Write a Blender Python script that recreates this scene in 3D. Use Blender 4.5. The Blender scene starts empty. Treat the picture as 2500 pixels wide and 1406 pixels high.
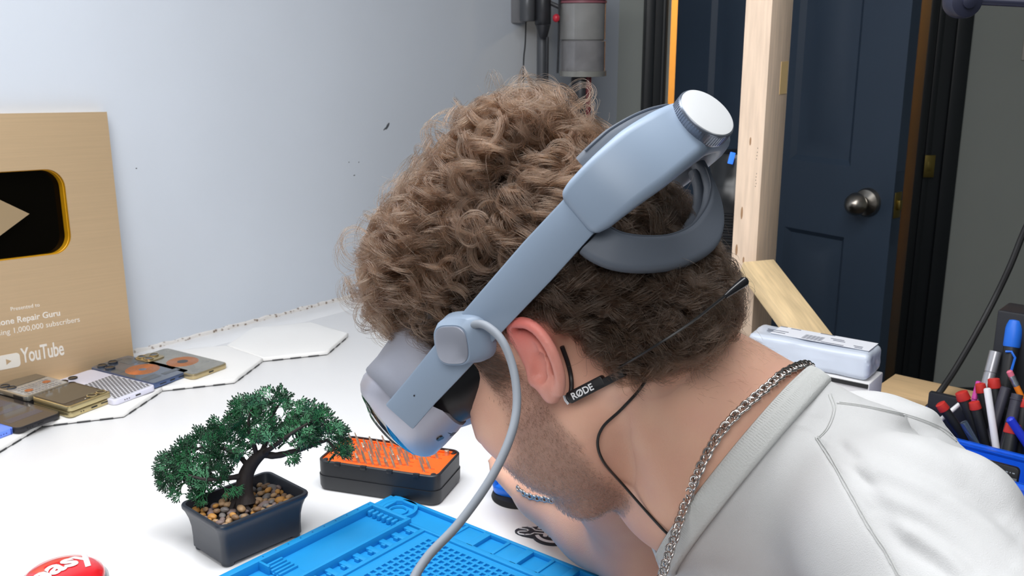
import bpy, bmesh, math, random
import numpy as np
from mathutils import Vector, Matrix, noise as mnoise
D = bpy.data
SC = bpy.context.scene
COL = SC.collection
PI = math.pi
R = math.radians
rng = np.random.default_rng(7)
random.seed(7)

# ---------------------------------------------------------------- camera
FPX, PITCH = 2430.0, R(14.6)
CAMP = np.array([0.0, 0.0, 1.29])
TZ = 0.75                                   # table height
_F = np.array([0, math.cos(PITCH), -math.sin(PITCH)])
_U = np.array([0, math.sin(PITCH), math.cos(PITCH)])
_R = np.array([1.0, 0, 0])
cam = D.cameras.new('camera')
cam.sensor_width = 36.0
cam.lens = 36.0 * FPX / 2500.0
cam.clip_start = 0.02
cam.dof.use_dof = True
cam.dof.focus_distance = 0.80
cam.dof.aperture_fstop = 22.0
cam_o = D.objects.new('camera', cam)
COL.objects.link(cam_o)
cam_o.location = CAMP
cam_o.rotation_euler = (PI / 2 - PITCH, 0, 0)
SC.camera = cam_o

# ---------------------------------------------------------------- world, lamps, exposure
SC.view_settings.view_transform = 'Standard'
SC.view_settings.look = 'None'
SC.view_settings.gamma = 1.0
SC.view_settings.use_curve_mapping = False
SC.view_settings.exposure = -0.19
wd = D.worlds.new('world')
SC.world = wd
wd.use_nodes = True
wd.node_tree.nodes['Background'].inputs[0].default_value = (0.86, 0.93, 1.0, 1)
wd.node_tree.nodes['Background'].inputs[1].default_value = 0.20

def area(name, loc, aim, sx, sy, power, col=(1, 1, 1)):
    l = D.lights.new(name, 'AREA')
    l.shape = 'RECTANGLE'
    l.size, l.size_y, l.energy, l.color = sx, sy, power, col
    o = D.objects.new(name, l)
    COL.objects.link(o)
    o.location = loc
    o.rotation_euler = (Vector(aim) - Vector(loc)).to_track_quat('-Z', 'Y').to_euler()
    return o
area('bench_light', (-0.34, 0.86, 1.80), (-0.26, 0.98, 0.75), 0.9, 0.45, 11.0, (0.98, 0.99, 1.0))
area('bench_light', (0.22, 0.84, 2.12), (0.20, 0.88, 0.80), 0.8, 0.45, 9.0, (0.98, 0.99, 1.0))
area('room_light', (-0.25, -0.75, 2.15), (0.20, 0.80, 0.95), 1.0, 0.8, 18.5, (1.0, 0.98, 0.96))

# ---------------------------------------------------------------- helpers
def ray(px, py):
    return _R * (px - 1250) / FPX + _F - _U * (py - 703) / FPX
def P(px, py, d):                            # a point of the photograph at a depth
    return CAMP + d * ray(px, py)
def T(px, py, z=TZ):                         # a point of the photograph on a level plane
    r = ray(px, py)
    return CAMP + r * ((z - CAMP[2]) / r[2])
def on_plane(px, py, o, n):
    r = ray(px, py)
    return CAMP + r * (np.dot(np.asarray(o) - CAMP, n) / np.dot(r, n))
def lin(c):
    if isinstance(c, str):
        c = c.lstrip('#')
        c = [int(c[i:i + 2], 16) / 255 for i in (0, 2, 4)]
    return tuple(x / 12.92 if x <= 0.04045 else ((x + 0.055) / 1.055) ** 2.4 for x in c[:3]) + (1.0,)
def nrm(v):
    v = np.asarray(v, float)
    return v / (np.linalg.norm(v) + 1e-12)

MATS = {}
def mat(name, col, rough=0.5, metal=0.0, var=0.0, vscale=20.0, bump=0.0, bscale=200.0, spec=0.5, coat=0.0, trans=0.0,
        sss=0.0, sheen=0.0, stretch=None, alpha=1.0):
    if name in MATS:
        return MATS[name]
    m = D.materials.new(name)
    m.use_nodes = True
    nt = m.node_tree
    b = nt.nodes['Principled BSDF']
    c = lin(col)
    b.inputs['Base Color'].default_value = c
    b.inputs['Roughness'].default_value = rough
    b.inputs['Metallic'].default_value = metal
    b.inputs['Specular IOR Level'].default_value = spec
    b.inputs['Coat Weight'].default_value = coat
    b.inputs['Coat Roughness'].default_value = 0.08
    b.inputs['Transmission Weight'].default_value = trans
    b.inputs['Alpha'].default_value = alpha
    if sss:
        b.inputs['Subsurface Weight'].default_value = sss
        b.inputs['Subsurface Radius'].default_value = (0.010, 0.004, 0.002)
        b.inputs['Subsurface Scale'].default_value = 1.0
    if sheen:
        b.inputs['Sheen Weight'].default_value = sheen
    tc = nt.nodes.new('ShaderNodeTexCoord')
    mp = nt.nodes.new('ShaderNodeMapping')
    nt.links.new(tc.outputs['Object'], mp.inputs[0])
    if stretch:
        mp.inputs['Scale'].default_value = stretch
    if var:
        n = nt.nodes.new('ShaderNodeTexNoise')
        n.inputs['Scale'].default_value = vscale
        n.inputs['Detail'].default_value = 4
        nt.links.new(mp.outputs[0], n.inputs['Vector'])
        r = nt.nodes.new('ShaderNodeValToRGB')
        r.color_ramp.elements[0].position, r.color_ramp.elements[1].position = 0.3, 0.7
        r.color_ramp.elements[0].color = tuple(x * (1 - var) for x in c[:3]) + (1,)
        r.color_ramp.elements[1].color = tuple(min(1, x * (1 + var)) for x in c[:3]) + (1,)
        nt.links.new(n.outputs['Fac'], r.inputs[0])
        nt.links.new(r.outputs[0], b.inputs['Base Color'])
    if bump:
        n2 = nt.nodes.new('ShaderNodeTexNoise')
        n2.inputs['Scale'].default_value = bscale
        nt.links.new(mp.outputs[0], n2.inputs['Vector'])
        bp = nt.nodes.new('ShaderNodeBump')
        bp.inputs['Strength'].default_value = bump
        bp.inputs['Distance'].default_value = 0.002
        nt.links.new(n2.outputs['Fac'], bp.inputs['Height'])
        nt.links.new(bp.outputs[0], b.inputs['Normal'])
    MATS[name] = m
    return m
def emis(m, col, s):
    b = m.node_tree.nodes['Principled BSDF']
    b.inputs['Emission Color'].default_value = lin(col)
    b.inputs['Emission Strength'].default_value = s
    return m

class MB:
    """collects geometry for ONE mesh"""
    def __init__(s):
        s.v, s.f, s.s, s.mi = [], [], [], []
        s.cur = 0
    def add(s, v, f, smooth=True):
        n = len(s.v)
        s.v += [tuple(map(float, p)) for p in v]
        s.f += [tuple(int(i) + n for i in q) for q in f]
        s.s += [smooth] * len(f)
        s.mi += [s.cur] * len(f)
        return s
    def bm(s, b, M=None, smooth=True):
        if M is not None:
            b.transform(M)
        b.verts.index_update()
        s.add([v.co for v in b.verts], [[v.index for v in q.verts] for q in b.faces], smooth)
        b.free()
        return s
    def box(s, c, d, bev=0.0, M=None, seg=2, smooth=True):
        b = bmesh.new()
        bmesh.ops.create_cube(b, size=1.0)
        bmesh.ops.scale(b, vec=d, verts=b.verts)
        if bev:
            bmesh.ops.bevel(b, geom=b.edges[:], offset=bev, segments=seg, profile=0.5, affect='EDGES')
        bmesh.ops.translate(b, vec=c, verts=b.verts)
        return s.bm(b, M, smooth)
    def rbox(s, c, d, r, bev=0.0, n=6, M=None):
        """plate with rounded vertical corners (radius r) and small bevel on top and bottom rims"""
        w, h, t = d
        pts = rrect(w, h, r, n)
        rings = []
        if bev:
            k = max(1e-4, 1)
            for z, ins in ((-t / 2, bev), (-t / 2 + bev * 0.3, bev * 0.3), (-t / 2 + bev, 0), (t / 2 - bev, 0), (t / 2 - bev * 0.3, bev * 0.3), (t / 2, bev)):
                q = rrect(w - 2 * ins, h - 2 * ins, max(r - ins, 1e-4), n)
                rings.append([(x + c[0], y + c[1], z + c[2]) for x, y in q])
        else:
            for z in (-t / 2, t / 2):
                rings.append([(x + c[0], y + c[1], z + c[2]) for x, y in pts])
        return s.loft(rings, M=M)
    def loft(s, rings, closed=True, caps=True, M=None, smooth=True):
        n = len(rings[0])
        v = [p for r in rings for p in r]
        if M is not None:
            v = [tuple(M @ Vector(p)) for p in v]
        f = []
        m = n if closed else n - 1
        for i in range(len(rings) - 1):
            for j in range(m):
                k = (j + 1) % n
                f.append((i * n + j, i * n + k, (i + 1) * n + k, (i + 1) * n + j))
        if caps and closed:
            f.append(tuple(range(n - 1, -1, -1)))
            o = (len(rings) - 1) * n
            f.append(tuple(o + j for j in range(n)))
        return s.add(v, f, smooth)
    def prism(s, poly, z0, z1, M=None, bev=0.0):
        b = bmesh.new()
        vs = [b.verts.new((x, y, z0)) for x, y in poly]
        fc = b.faces.new(vs)
        bmesh.ops.recalc_face_normals(b, faces=[fc])
        if fc.normal.z > 0:
            fc.normal_flip()
        e = bmesh.ops.extrude_face_region(b, geom=[fc])
        tv = [q for q in e['geom'] if isinstance(q, bmesh.types.BMVert)]
        bmesh.ops.translate(b, vec=(0, 0, z1 - z0), verts=tv)
        bmesh.ops.recalc_face_normals(b, faces=b.faces)
        if bev:
            bmesh.ops.bevel(b, geom=[q for q in b.edges if abs(q.verts[0].co.z - z1) < 1e-7 and abs(q.verts[1].co.z - z1) < 1e-7], offset=bev, segments=2, profile=0.5, affect='EDGES')
        return s.bm(b, M)
    def tube(s, pts, rad, n=8, caps=True, M=None):
        pts = [np.asarray(p, float) for p in pts]
        N = len(pts)
        rr = rad if hasattr(rad, '__len__') else [rad] * N
        rings = []
        t0 = nrm(pts[1] - pts[0])
        a = np.array([0, 0, 1.0]) if abs(t0[2]) < 0.9 else np.array([1.0, 0, 0])
        u = nrm(np.cross(t0, a))
        for i in range(N):
            t = nrm(pts[min(i + 1, N - 1)] - pts[max(i - 1, 0)])
            u = nrm(u - t * np.dot(u, t))
            w = np.cross(t, u)
            rings.append([pts[i] + rr[i] * (u * math.cos(2 * PI * k / n) + w * math.sin(2 * PI * k / n)) for k in range(n)])
        return s.loft(rings, caps=caps, M=M)
    def lathe(s, prof, n=24, M=None, caps=True):
        rings = [[(r * math.cos(2 * PI * k / n), r * math.sin(2 * PI * k / n), z) for k in range(n)] for r, z in prof]
        return s.loft(rings, caps=caps, M=M)
    def ell(s, c, r, sub=2, M=None):
        b = bmesh.new()
        bmesh.ops.create_icosphere(b, subdivisions=sub, radius=1.0)
        bmesh.ops.scale(b, vec=r, verts=b.verts)
        bmesh.ops.translate(b, vec=c, verts=b.verts)
        return s.bm(b, M)
    def mesh(s, name, mats, sharp=35):
        me = D.meshes.new(name)
        me.from_pydata(s.v, [], s.f)
        me.polygons.foreach_set('use_smooth', s.s)
        if not isinstance(mats, (list, tuple)):
            mats = [mats]
        for m in mats:
            me.materials.append(m)
        if len(mats) > 1:
            me.polygons.foreach_set('material_index', s.mi)
        me.validate()
        me.update()
        if sharp:
            me.set_sharp_from_angle(angle=R(sharp))
        return me

def rrect(w, h, r, n=6):
    r = min(r, w / 2 - 1e-6, h / 2 - 1e-6)
    out = []
    for cx, cy, a0 in ((w / 2 - r, h / 2 - r, 0), (-w / 2 + r, h / 2 - r, 90), (-w / 2 + r, -h / 2 + r, 180), (w / 2 - r, -h / 2 + r, 270)):
        for i in range(n + 1):
            a = R(a0 + 90 * i / n)
            out.append((cx + r * math.cos(a), cy + r * math.sin(a)))
    return out
def spline(pts, n=8):
    """Catmull-Rom through points"""
    p = [np.asarray(q, float) for q in pts]
    p = [2 * p[0] - p[1]] + p + [2 * p[-1] - p[-2]]
    out = []
    for i in range(1, len(p) - 2):
        for k in range(n):
            t = k / n
            out.append(0.5 * ((2 * p[i]) + (-p[i - 1] + p[i + 1]) * t + (2 * p[i - 1] - 5 * p[i] + 4 * p[i + 1] - p[i + 2]) * t * t + (-p[i - 1] + 3 * p[i] - 3 * p[i + 1] + p[i + 2]) * t ** 3))
    out.append(p[-2])
    return out
def frame(o, x, z):
    """Matrix with origin o, x axis along x, z axis closest to z"""
    x = nrm(x)
    z = np.asarray(z, float)
    z = nrm(z - x * np.dot(x, z))
    y = np.cross(z, x)
    M = Matrix.Identity(4)
    for i in range(3):
        M[i][0], M[i][1], M[i][2], M[i][3] = x[i], y[i], z[i], o[i]
    return M
def rz(o, a):
    return Matrix.Translation(Vector(o)) @ Matrix.Rotation(a, 4, 'Z')

def put(name, data, parent=None, M=None):
    o = D.objects.new(name, data)
    COL.objects.link(o)
    if parent is not None:
        o.parent = parent
    if M is not None:
        o.matrix_local = M
    return o
def tag(o, label=None, cat=None, group=None, kind=None):
    if label:
        o['label'] = label
    if cat:
        o['category'] = cat
    if group:
        o['group'] = group
    if kind:
        o['kind'] = kind
    return o
def thing(name, label, cat, M=None, group=None):
    return tag(put(name, None, None, M), label, cat, group)
def part(name, mb, m, parent, M=None, label=None, kind=None, sharp=35):
    return tag(put(name, mb.mesh(name, m, sharp), parent, M), label, None, None, kind)
def solo(name, mb, m, label, cat, M=None, group=None, kind=None, sharp=35):
    return tag(put(name, mb.mesh(name, m, sharp), None, M), label, cat, group, kind)
def struct(name, mb, m, M=None, sharp=35, label=None):
    return tag(put(name, mb.mesh(name, m, sharp), None, M), label, None, None, 'structure')
def copy_tree(o, parent=None):
    c = o.copy()
    COL.objects.link(c)
    if parent is not None:
        c.parent = parent
    for ch in o.children:
        copy_tree(ch, c)
    return c
def text_mesh(txt, size, depth, bold=0.0, spacing=1.0, align='LEFT', shear=0.0):
    cu = D.curves.new('txt', 'FONT')
    cu.body, cu.size, cu.extrude, cu.offset, cu.space_character, cu.align_x, cu.shear = txt, size, depth, bold, spacing, align, shear
    cu.resolution_u = 3
    o = D.objects.new('txt', cu)
    COL.objects.link(o)
    dg = bpy.context.evaluated_depsgraph_get()
    me = D.meshes.new_from_object(o.evaluated_get(dg))
    D.objects.remove(o)
    D.curves.remove(cu)
    return me
def text(name, txt, size, m, parent, M, depth=0.0003, **k):
    me = text_mesh(txt, size, depth, **k)
    me.name = name
    me.materials.clear()
    me.materials.append(m)
    return put(name, me, parent, M)
# ================================================================ the room
WA, WB = T(325, 860)[:2], T(880, 718)[:2]              # wall foot line at table height
WD = nrm(np.append(WB - WA, 0))                          # along the left wall, away from the camera
WN = np.array([WD[1], -WD[0], 0])                        # out of the wall, into the room
def wl(s, off, z):                                       # point by distance along wall from WA, distance off it, height
    return np.array([WA[0], WA[1], 0]) + WD * s + WN * off + np.array([0, 0, z])
M_WALL = frame(wl(0, 0, 0), WD, (0, 0, 1))               # local x along wall, y into the wall, z up

m_wall = mat('wall_paint', '#cbd2dc', 0.75, var=0.03, vscale=3, bump=0.06, bscale=60)
m_wall2 = mat('wall_paint_grey', '#9a9f9b', 0.8, var=0.03, vscale=3)
m_dark = mat('black_trim_paint', '#181d22', 0.45)
m_door = mat('navy_door_paint', '#2f3e50', 0.5, var=0.06, vscale=5)
m_nickel = mat('brushed_nickel', '#a09a92', 0.28, 1.0)
m_brass = mat('worn_brass', '#8d7c45', 0.4, 1.0)
m_amber = mat('amber_wall', '#c9934a', 0.7)
m_amber2 = mat('amber_trim', '#f0a42a', 0.6)
m_floorb = mat('wood_floor', '#8a6236', 0.5, var=0.2, vscale=9)

# wall_left: from behind the camera's left edge up to the corner by the door wall
Y0 = 2.72                                                # depth of the door wall
s_end = (Y0 - WA[1]) / WD[1]
mb = MB()
mb.box((s_end / 2 - 0.75, 0.05, 1.3), (s_end + 1.5, 0.1, 2.6))
wall_left = struct('wall_left', mb, m_wall, M_WALL)
xc = wl(s_end, 0, 0)[0]
# small marks on the wall: dents and scuffs, thin paint chips
m_scuff = mat('scuff', '#4c4f55', 0.9)
for px, py, w, h, a in ((946, 308, 0.018, 0.006, 50), (940, 314, 0.012, 0.003, 35), (865, 428, 0.005, 0.002, 10), (852, 396, 0.003, 0.002, 0), (333, 411, 0.003, 0.002, 0), (876, 396, .003, .002, 30)):
    q = on_plane(px, py, wl(0, 0, 0), WN)
    mb = MB()
    mb.ell((0, 0, 0), (w / 2, 0.0006, h / 2), 2)
    M = M_WALL.copy()
    M.translation = Vector(q)
    sc = part('scuff_mark', mb, m_scuff, wall_left, M_WALL.inverted() @ M @ Matrix.Rotation(R(-a), 4, 'Y'))

# door wall in pieces round the opening
hx, jx = (1612 - 1250) / FPX * Y0 / math.cos(0) , 0
def back_x(px):
    r = ray(px, 500)
    return CAMP[0] + r[0] * (Y0 / r[1])
dx0, dx1 = back_x(1612), back_x(2232)                    # door opening
mb = MB()
mb.box(((xc + dx0) / 2, Y0 + 0.06, 1.3), (dx0 - xc + 0.02, 0.12, 2.6))
mb.box(((dx1 + 2.6) / 2, Y0 + 0.06, 1.3), (2.6 - dx1, 0.12, 2.6))
mb.box(((dx0 + dx1) / 2, Y0 + 0.06, 2.33), (dx1 - dx0, 0.12, 0.54))
struct('wall_back', mb, m_wall2)
mb = MB()
mb.box((2.6, 0.9, 1.3), (0.1, 3.9, 2.6))
struct('wall_right', mb, m_wall2)
mb = MB()
mb.box((0.6, 1.2, -0.05), (6.0, 5.0, 0.1))
struct('floor', mb, mat('dark_floor', '#3a3733', 0.6, var=0.15, vscale=6))
mb = MB()
mb.box((0.6, 1.2, 2.65), (6.0, 5.0, 0.1))
struct('ceiling', mb, mat('ceiling_paint', '#e6e7e8', 0.85, var=0.02))
# casing
def casing(name, x0, x1, out):
    mb = MB()
    w = x1 - x0
    mb.box(((x0 + x1) / 2, Y0 - 0.008, 1.05), (w, 0.016, 2.1), 0.003)
    mb.box((x0 + w * (0.75 if out > 0 else 0.25), Y0 - 0.016, 1.05), (w * 0.42, 0.018, 2.1), 0.005)
    mb.box((x0 + w * (0.15 if out > 0 else 0.85), Y0 - 0.014, 1.05), (w * 0.18, 0.014, 2.1), 0.004)
    return struct(name, mb, m_dark)
casing('trim_1', back_x(1556), dx0, -1)
casing('trim_2', dx1, back_x(2322), 1)
mb = MB()
mb.box((dx1 - 0.01, Y0 + 0.07, 1.05), (0.02, 0.2, 2.1), 0.002)
mb.box((dx1 - 0.026, Y0 + 0.09, 1.05), (0.014, 0.04, 2.1), 0.002)
jamb = struct('trim_3', mb, m_dark)
mb = MB()
mb.box((dx0 - 0.002, Y0 + 0.07, 1.05), (0.006, 0.14, 2.1), 0.001)
struct('trim_4', mb, m_dark)
# strike plate on the jamb
q = P(2245, 395, 2.78)
mb = MB()
mb.box((0, 0, 0), (0.028, 0.002, 0.060), 0.0008)
mb.box((0, -0.001, 0), (0.012, 0.002, 0.026), 0.0005)
part('strike_plate', mb, m_brass, jamb, Matrix.Translation(Vector((back_x(2246), Y0 - 0.035, q[2]))))
# baseboard
mb = MB()
zb = CAMP[2] + ray(2300, 944)[2] * (Y0 / ray(2300, 944)[1])
mb.box(((back_x(2322) + 2.6) / 2, Y0 - 0.01, zb / 2), (2.6 - back_x(2322), 0.02, zb), 0.004)
struct('baseboard_back', mb, m_dark)

# the door leaf, swung into the room about its left edge
th = R(52.0)
DW = dx1 - dx0 - 0.036
hp = np.array([dx0 + 0.038, Y0 - 0.004, 0.0])
ddir = np.array([math.cos(th), -math.sin(th), 0])
M_DOOR = frame(hp, ddir, (0, 0, 1))                      # local x along the leaf, -y towards the camera
door = tag(put('door_1', None, None, M_DOOR), None, None, None, 'structure')
mb = MB()
DT = 0.036
def door_leaf():
    # stiles and rails round recessed, raised-field panels
    xs = (0.0, 0.115, DW / 2 - 0.05, DW / 2 + 0.05, DW - 0.115, DW)
    zs = (0.01, 0.24, 0.82, 0.985, 1.60, 1.72, 1.92, 2.04)
    for a, b in ((0, 1), (2, 3), (4, 5)):
        mb.box(((xs[a] + xs[b]) / 2, 0, 1.025), (xs[b] - xs[a], DT, 2.03), 0.0)
    for a, b in ((0, 1), (2, 3), (4, 5), (6, 7)):
        mb.box((DW / 2, 0, (zs[a] + zs[b]) / 2), (DW, DT - 0.0004, zs[b] - zs[a]), 0.0)
door_leaf()
part('leaf', mb, m_door, door)
for x0, x1 in ((0.115, DW / 2 - 0.05), (DW / 2 + 0.05, DW - 0.115)):
    for z0, z1 in ((0.24, 0.82), (0.985, 1.60), (1.72, 1.92)):
        mb = MB()
        cx, cz, w, h = (x0 + x1) / 2, (z0 + z1) / 2, x1 - x0, z1 - z0
        rings = []
        for ins, y in ((0, 0.018), (0, -0.0178), (0.012, -0.007), (0.03, -0.007), (0.052, -0.0165)):
            rings.append([(cx + sx * (w / 2 - ins), y, cz + sz * (h / 2 - ins)) for sx, sz in ((-1, -1), (1, -1), (1, 1), (-1, 1))])
        mb.loft(rings, smooth=False)
        part('panel', mb, m_door, door)
# knob
kq = P(2062, 498, 2.2)
kx = DW - 0.062
kz = 0.985 - 0.075
mk = Matrix.Translation(Vector((kx, -DT / 2, kz))) @ Matrix.Rotation(R(90), 4, 'X')
mb = MB()
mb.lathe([(0.033, 0), (0.033, 0.003), (0.029, 0.010), (0.014, 0.016), (0.0115, 0.026), (0.013, 0.032), (0.023, 0.037), (0.0265, 0.046), (0.0225, 0.058), (0.012, 0.068), (0.004, 0.0715)], 28, mk)
part('knob', mb, m_nickel, door)
mb = MB()
mb.box((DW + 0.0006, 0, kz), (0.002, 0.026, 0.058), 0.0005)
mb.box((DW + 0.004, 0.002, kz), (0.009, 0.012, 0.022), 0.002)
part('latch', mb, m_brass, door)
for z in (0.22, 1.02, 1.85):
    mb = MB()
    mb.tube([(-0.006, -DT / 2 - 0.003, z - 0.045), (-0.006, -DT / 2 - 0.003, z + 0.045)], 0.006, 8)
    part('hinge', mb, m_brass, door)

# the hallway beyond
mb = MB()
mb.box((0.9, Y0 + 1.6, 1.3), (3.0, 0.1, 2.6))
struct('wall_hall', mb, m_amber)
mb = MB()
zz = CAMP[2] + ray(2160, 658)[2] * ((Y0 + 1.5) / ray(2160, 658)[1])
z2 = CAMP[2] + ray(2160, 612)[2] * ((Y0 + 1.5) / ray(2160, 612)[1])
mb.box((0.9, Y0 + 1.53, (z2 + zz) / 2), (3.0, 0.03, z2 - zz), 0.004)
struct('trim_5', mb, m_amber2)
mb = MB()
mb.box((1.3, Y0 + 1.25, zz / 2), (1.4, 0.5, zz), 0.004)
solo('floor_block', mb, m_floorb, 'raised block for the brown wooden floor seen through the gap beside the open door', 'floor_block')  # raised block that stands for the hallway's wooden floor
for xx, pw in ((1.55, 150.0), (0.25, 48.0)):  # fill lights added to brighten the hallway seen through the door gaps
    l = D.lights.new('hall_fill', 'POINT')
    l.energy, l.color, l.shadow_soft_size = pw, (1.0, 0.78, 0.45), 0.1
    o = D.objects.new('hall_fill', l)
    COL.objects.link(o)
    o.location = (xx, Y0 + 0.8, 2.2)

# switch plate on the door wall
pl = thing('switch_plate', 'white double switch plate on the grey wall right of the door', 'switch', Matrix.Translation(Vector((back_x(2488), Y0, CAMP[2] + ray(2488, 100)[2] * (Y0 / ray(2488, 100)[1])))))
mb = MB()
mb.box((0, -0.003, 0), (0.092, 0.006, 0.100), 0.002)
m_ivory = mat('ivory_plastic', '#b9b6b0', 0.5)
part('plate', mb, m_ivory, pl)
for x in (-0.022, 0.022):
    mb = MB()
    mb.box((x, -0.008, 0.001), (0.008, 0.012, 0.02), 0.002)
    part('toggle', mb, mat('toggle_grey', '#8c8a86', 0.5), pl)
    for z in (-0.03, 0.03):
        mb = MB()
        mb.ell((x, -0.006, z), (0.003, 0.0015, 0.003), 2)
        part('screw', mb, mat('toggle_grey', '#8c8a86', 0.5), pl)

# ---------------------------------------------------------------- the work table
m_table = mat('white_laminate', '#f3f3f4', 0.35, var=0.012, vscale=6)
TM = M_WALL
TE = np.dot(np.append(WB - WA, 0), WD)                   # table end along the wall
tab = thing('work_table', 'large white laminate work table filling the lower half', 'table', frame(wl(0, 0, 0), WD, (0, 0, 1)))
SEAM = 0.075
mb = MB()
mb.prism([(-1.7, -SEAM), (-1.7, -1.27), (0.22, -1.27), (0.22, -1.62), (TE, -1.62), (TE, -SEAM)], TZ - 0.03, TZ, bev=0.0012)
part('table_top', mb, m_table, tab)
mb = MB()
mb.box(((TE - 1.7) / 2, -SEAM / 2 - 0.001, TZ - 0.0165), (TE + 1.7, SEAM - 0.003, 0.03), 0.001)
part('back_strip', mb, m_table, tab)
# torn, chipped edging between table and wall
m_chip = mat('chipped_edge', '#d3cfca', 0.9)
nt = m_chip.node_tree
b_ = nt.nodes['Principled BSDF']
n_ = nt.nodes.new('ShaderNodeTexVoronoi')
n_.inputs['Scale'].default_value = 120
r_ = nt.nodes.new('ShaderNodeValToRGB')
r_.color_ramp.elements[0].color, r_.color_ramp.elements[1].color = lin('#7d6a5c'), lin('#dbd8d5')
r_.color_ramp.elements[0].position, r_.color_ramp.elements[1].position = 0.18, 0.40
t_ = nt.nodes.new('ShaderNodeTexCoord')
nt.links.new(t_.outputs['Object'], n_.inputs['Vector'])
nt.links.new(n_.outputs['Distance'], r_.inputs[0])
nt.links.new(r_.outputs[0], b_.inputs['Base Color'])
mb = MB()
N = 220
rings = []
for i in range(N):
    x = -1.5 + (TE + 1.5) * i / (N - 1)
    h = 0.0045 + 0.0028 * mnoise.noise((x * 60, 0, 0)) + 0.002 * mnoise.noise((x * 17, 3, 0))
    d = 0.005 + 0.002 * mnoise.noise((x * 45, 7, 0))
    rings.append([(x, 0.0, TZ - 0.012), (x, -d, TZ - 0.012), (x, -d * 0.8, TZ + h * 0.7), (x, 0.0, TZ + h)])
mb.loft(rings, smooth=False)
part('chipped_edging', mb, m_chip, tab, sharp=0)
for s, o in ((TE - 0.08, 0.1), (TE - 0.08, 1.55), (-0.9, 0.1), (-0.9, 1.20)):
    mb = MB()
    mb.box((s, -o, (TZ - 0.03) / 2), (0.05, 0.05, TZ - 0.03), 0.003)
    part('leg', mb, mat('steel_leg', '#55585c', 0.4, 0.6), tab)
# ================================================================ hexagonal light panels along the wall
HEXT = 0.008
m_hex = mat('hex_white', '#f4f3f1', 0.45, var=0.01, vscale=8)
m_hexback = mat('hex_back', '#3a3b3d', 0.6)
HC = np.array([-0.5167, 1.5441, 0])
hdir = nrm([-0.1205, -0.1412, 0])
ha = math.atan2(hdir[1], hdir[0])
def hexpts(r, rot=R(30)):
    return [(r * math.cos(rot + R(60) * k), r * math.sin(rot + R(60) * k)) for k in range(6)]
def hexring(r, z, n=8):
    c = hexpts(r)
    out = []
    for i in range(6):
        a, b = c[i], c[(i + 1) % 6]
        for k in range(n):
            t = k / n
            out.append((a[0] + (b[0] - a[0]) * t, a[1] + (b[1] - a[1]) * t, z))
    return out
def circ_like(r, z, n=8):
    return [(r * math.cos(math.atan2(y, x)), r * math.sin(math.atan2(y, x)), z) for x, y, _ in hexring(1, 0, n)]
mb = MB()
hr = 0.1065
mb.loft([hexring(hr - 0.0008, 0.0016), hexring(hr, 0.0022), hexring(hr, HEXT - 0.0012), hexring(hr - 0.0012, HEXT), hexring(hr - 0.0035, HEXT), circ_like(0.089, HEXT + 0.0002), circ_like(0.083, HEXT + 0.0012), circ_like(0.05, HEXT + 0.0016), circ_like(0.01, HEXT + 0.0016)])
hex_face = mb.mesh('panel_face', m_hex, 50)
mb = MB()
mb.loft([hexring(hr - 0.0022, 0.0), hexring(hr - 0.0022, 0.0018)], smooth=False)
hex_back = mb.mesh('back_plate', m_hexback, 30)
mb = MB()
mb.box((0, 0, 0.0016), (0.0016, 0.018, 0.0024), 0.0)
hex_clip = mb.mesh('clip', m_hexback, 30)
hl = ['white hexagonal panel lying empty, farthest along the wall towards the corner', 'white hexagonal panel under the clear gold phone',
      'white hexagonal panel under the dotted white phone and the folded gold phone', 'white hexagonal panel under the blue phone at the edge of the frame']
hexes = []
for k in range(4):
    c = HC + hdir * 0.1855 * (k - 1)
    h = thing('hexagon_panel', hl[k], 'panel', rz((c[0], c[1], TZ), ha), 'hexagonal panels along the wall')
    put('panel_face', hex_face, h)
    put('back_plate', hex_back, h)
    for e in range(6):
        a = R(60 * e)
        for s in (-0.03, 0.0, 0.03):
            put('clip', hex_clip, h, Matrix.Rotation(a, 4, 'Z') @ Matrix.Translation((hr * math.cos(R(30)) - 0.0006, s, 0)))
    hexes.append(h)

# ================================================================ phones
PZ = TZ + HEXT + 0.0018
m_black = mat('black_glass', '#0c0c0e', 0.06, coat=0.6)
m_port = mat('port_black', '#17171a', 0.5)
m_copper = mat('copper_coil', '#d98a55', 0.3, 0.9, var=0.1, vscale=300, stretch=(1, 1, 1))
m_goldmetal = mat('pale_gold_metal', '#bfae87', 0.3, 0.85)
m_bluemetal = mat('slate_blue_metal', '#5a6b92', 0.35, 0.7)
def phone_frame(bl, br, z, L, ang=None):
    a, b = T(*bl, z), T(*br, z)
    x = nrm(b - a) if ang is None else np.array([math.cos(R(ang)), math.sin(R(ang)), 0])
    y = np.array([-x[1], x[0], 0])
    c = (a + b) / 2 + y * L / 2
    return frame(c, x, (0, 0, 1))
def slab(w, L, t, r=0.009, bev=0.0014, z=0.0, mb=None):
    mb = mb or MB()
    return mb.rbox((0, 0, z + t / 2), (w, L, t), r, bev)
def port(mb, x, z, w, L, h=0.0022):
    mb.box((x, -L / 2 - 0.0001, z), (w, 0.0016, h), 0.0006)
def cam_lens(parent, x, y, z, r, ring, h=0.0026):
    mb = MB()
    mb.lathe([(r, 0), (r, h), (r * 0.86, h + 0.0004), (r * 0.78, h)], 24, Matrix.Translation((x, y, z)), caps=False)
    ln = part('camera_ring', mb, ring, parent)
    mb = MB()
    mb.lathe([(r * 0.8, h - 0.0004), (r * 0.3, h - 0.0002)], 24, Matrix.Translation((x, y, z)))
    part('lens', mb, m_black, ln)
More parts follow.
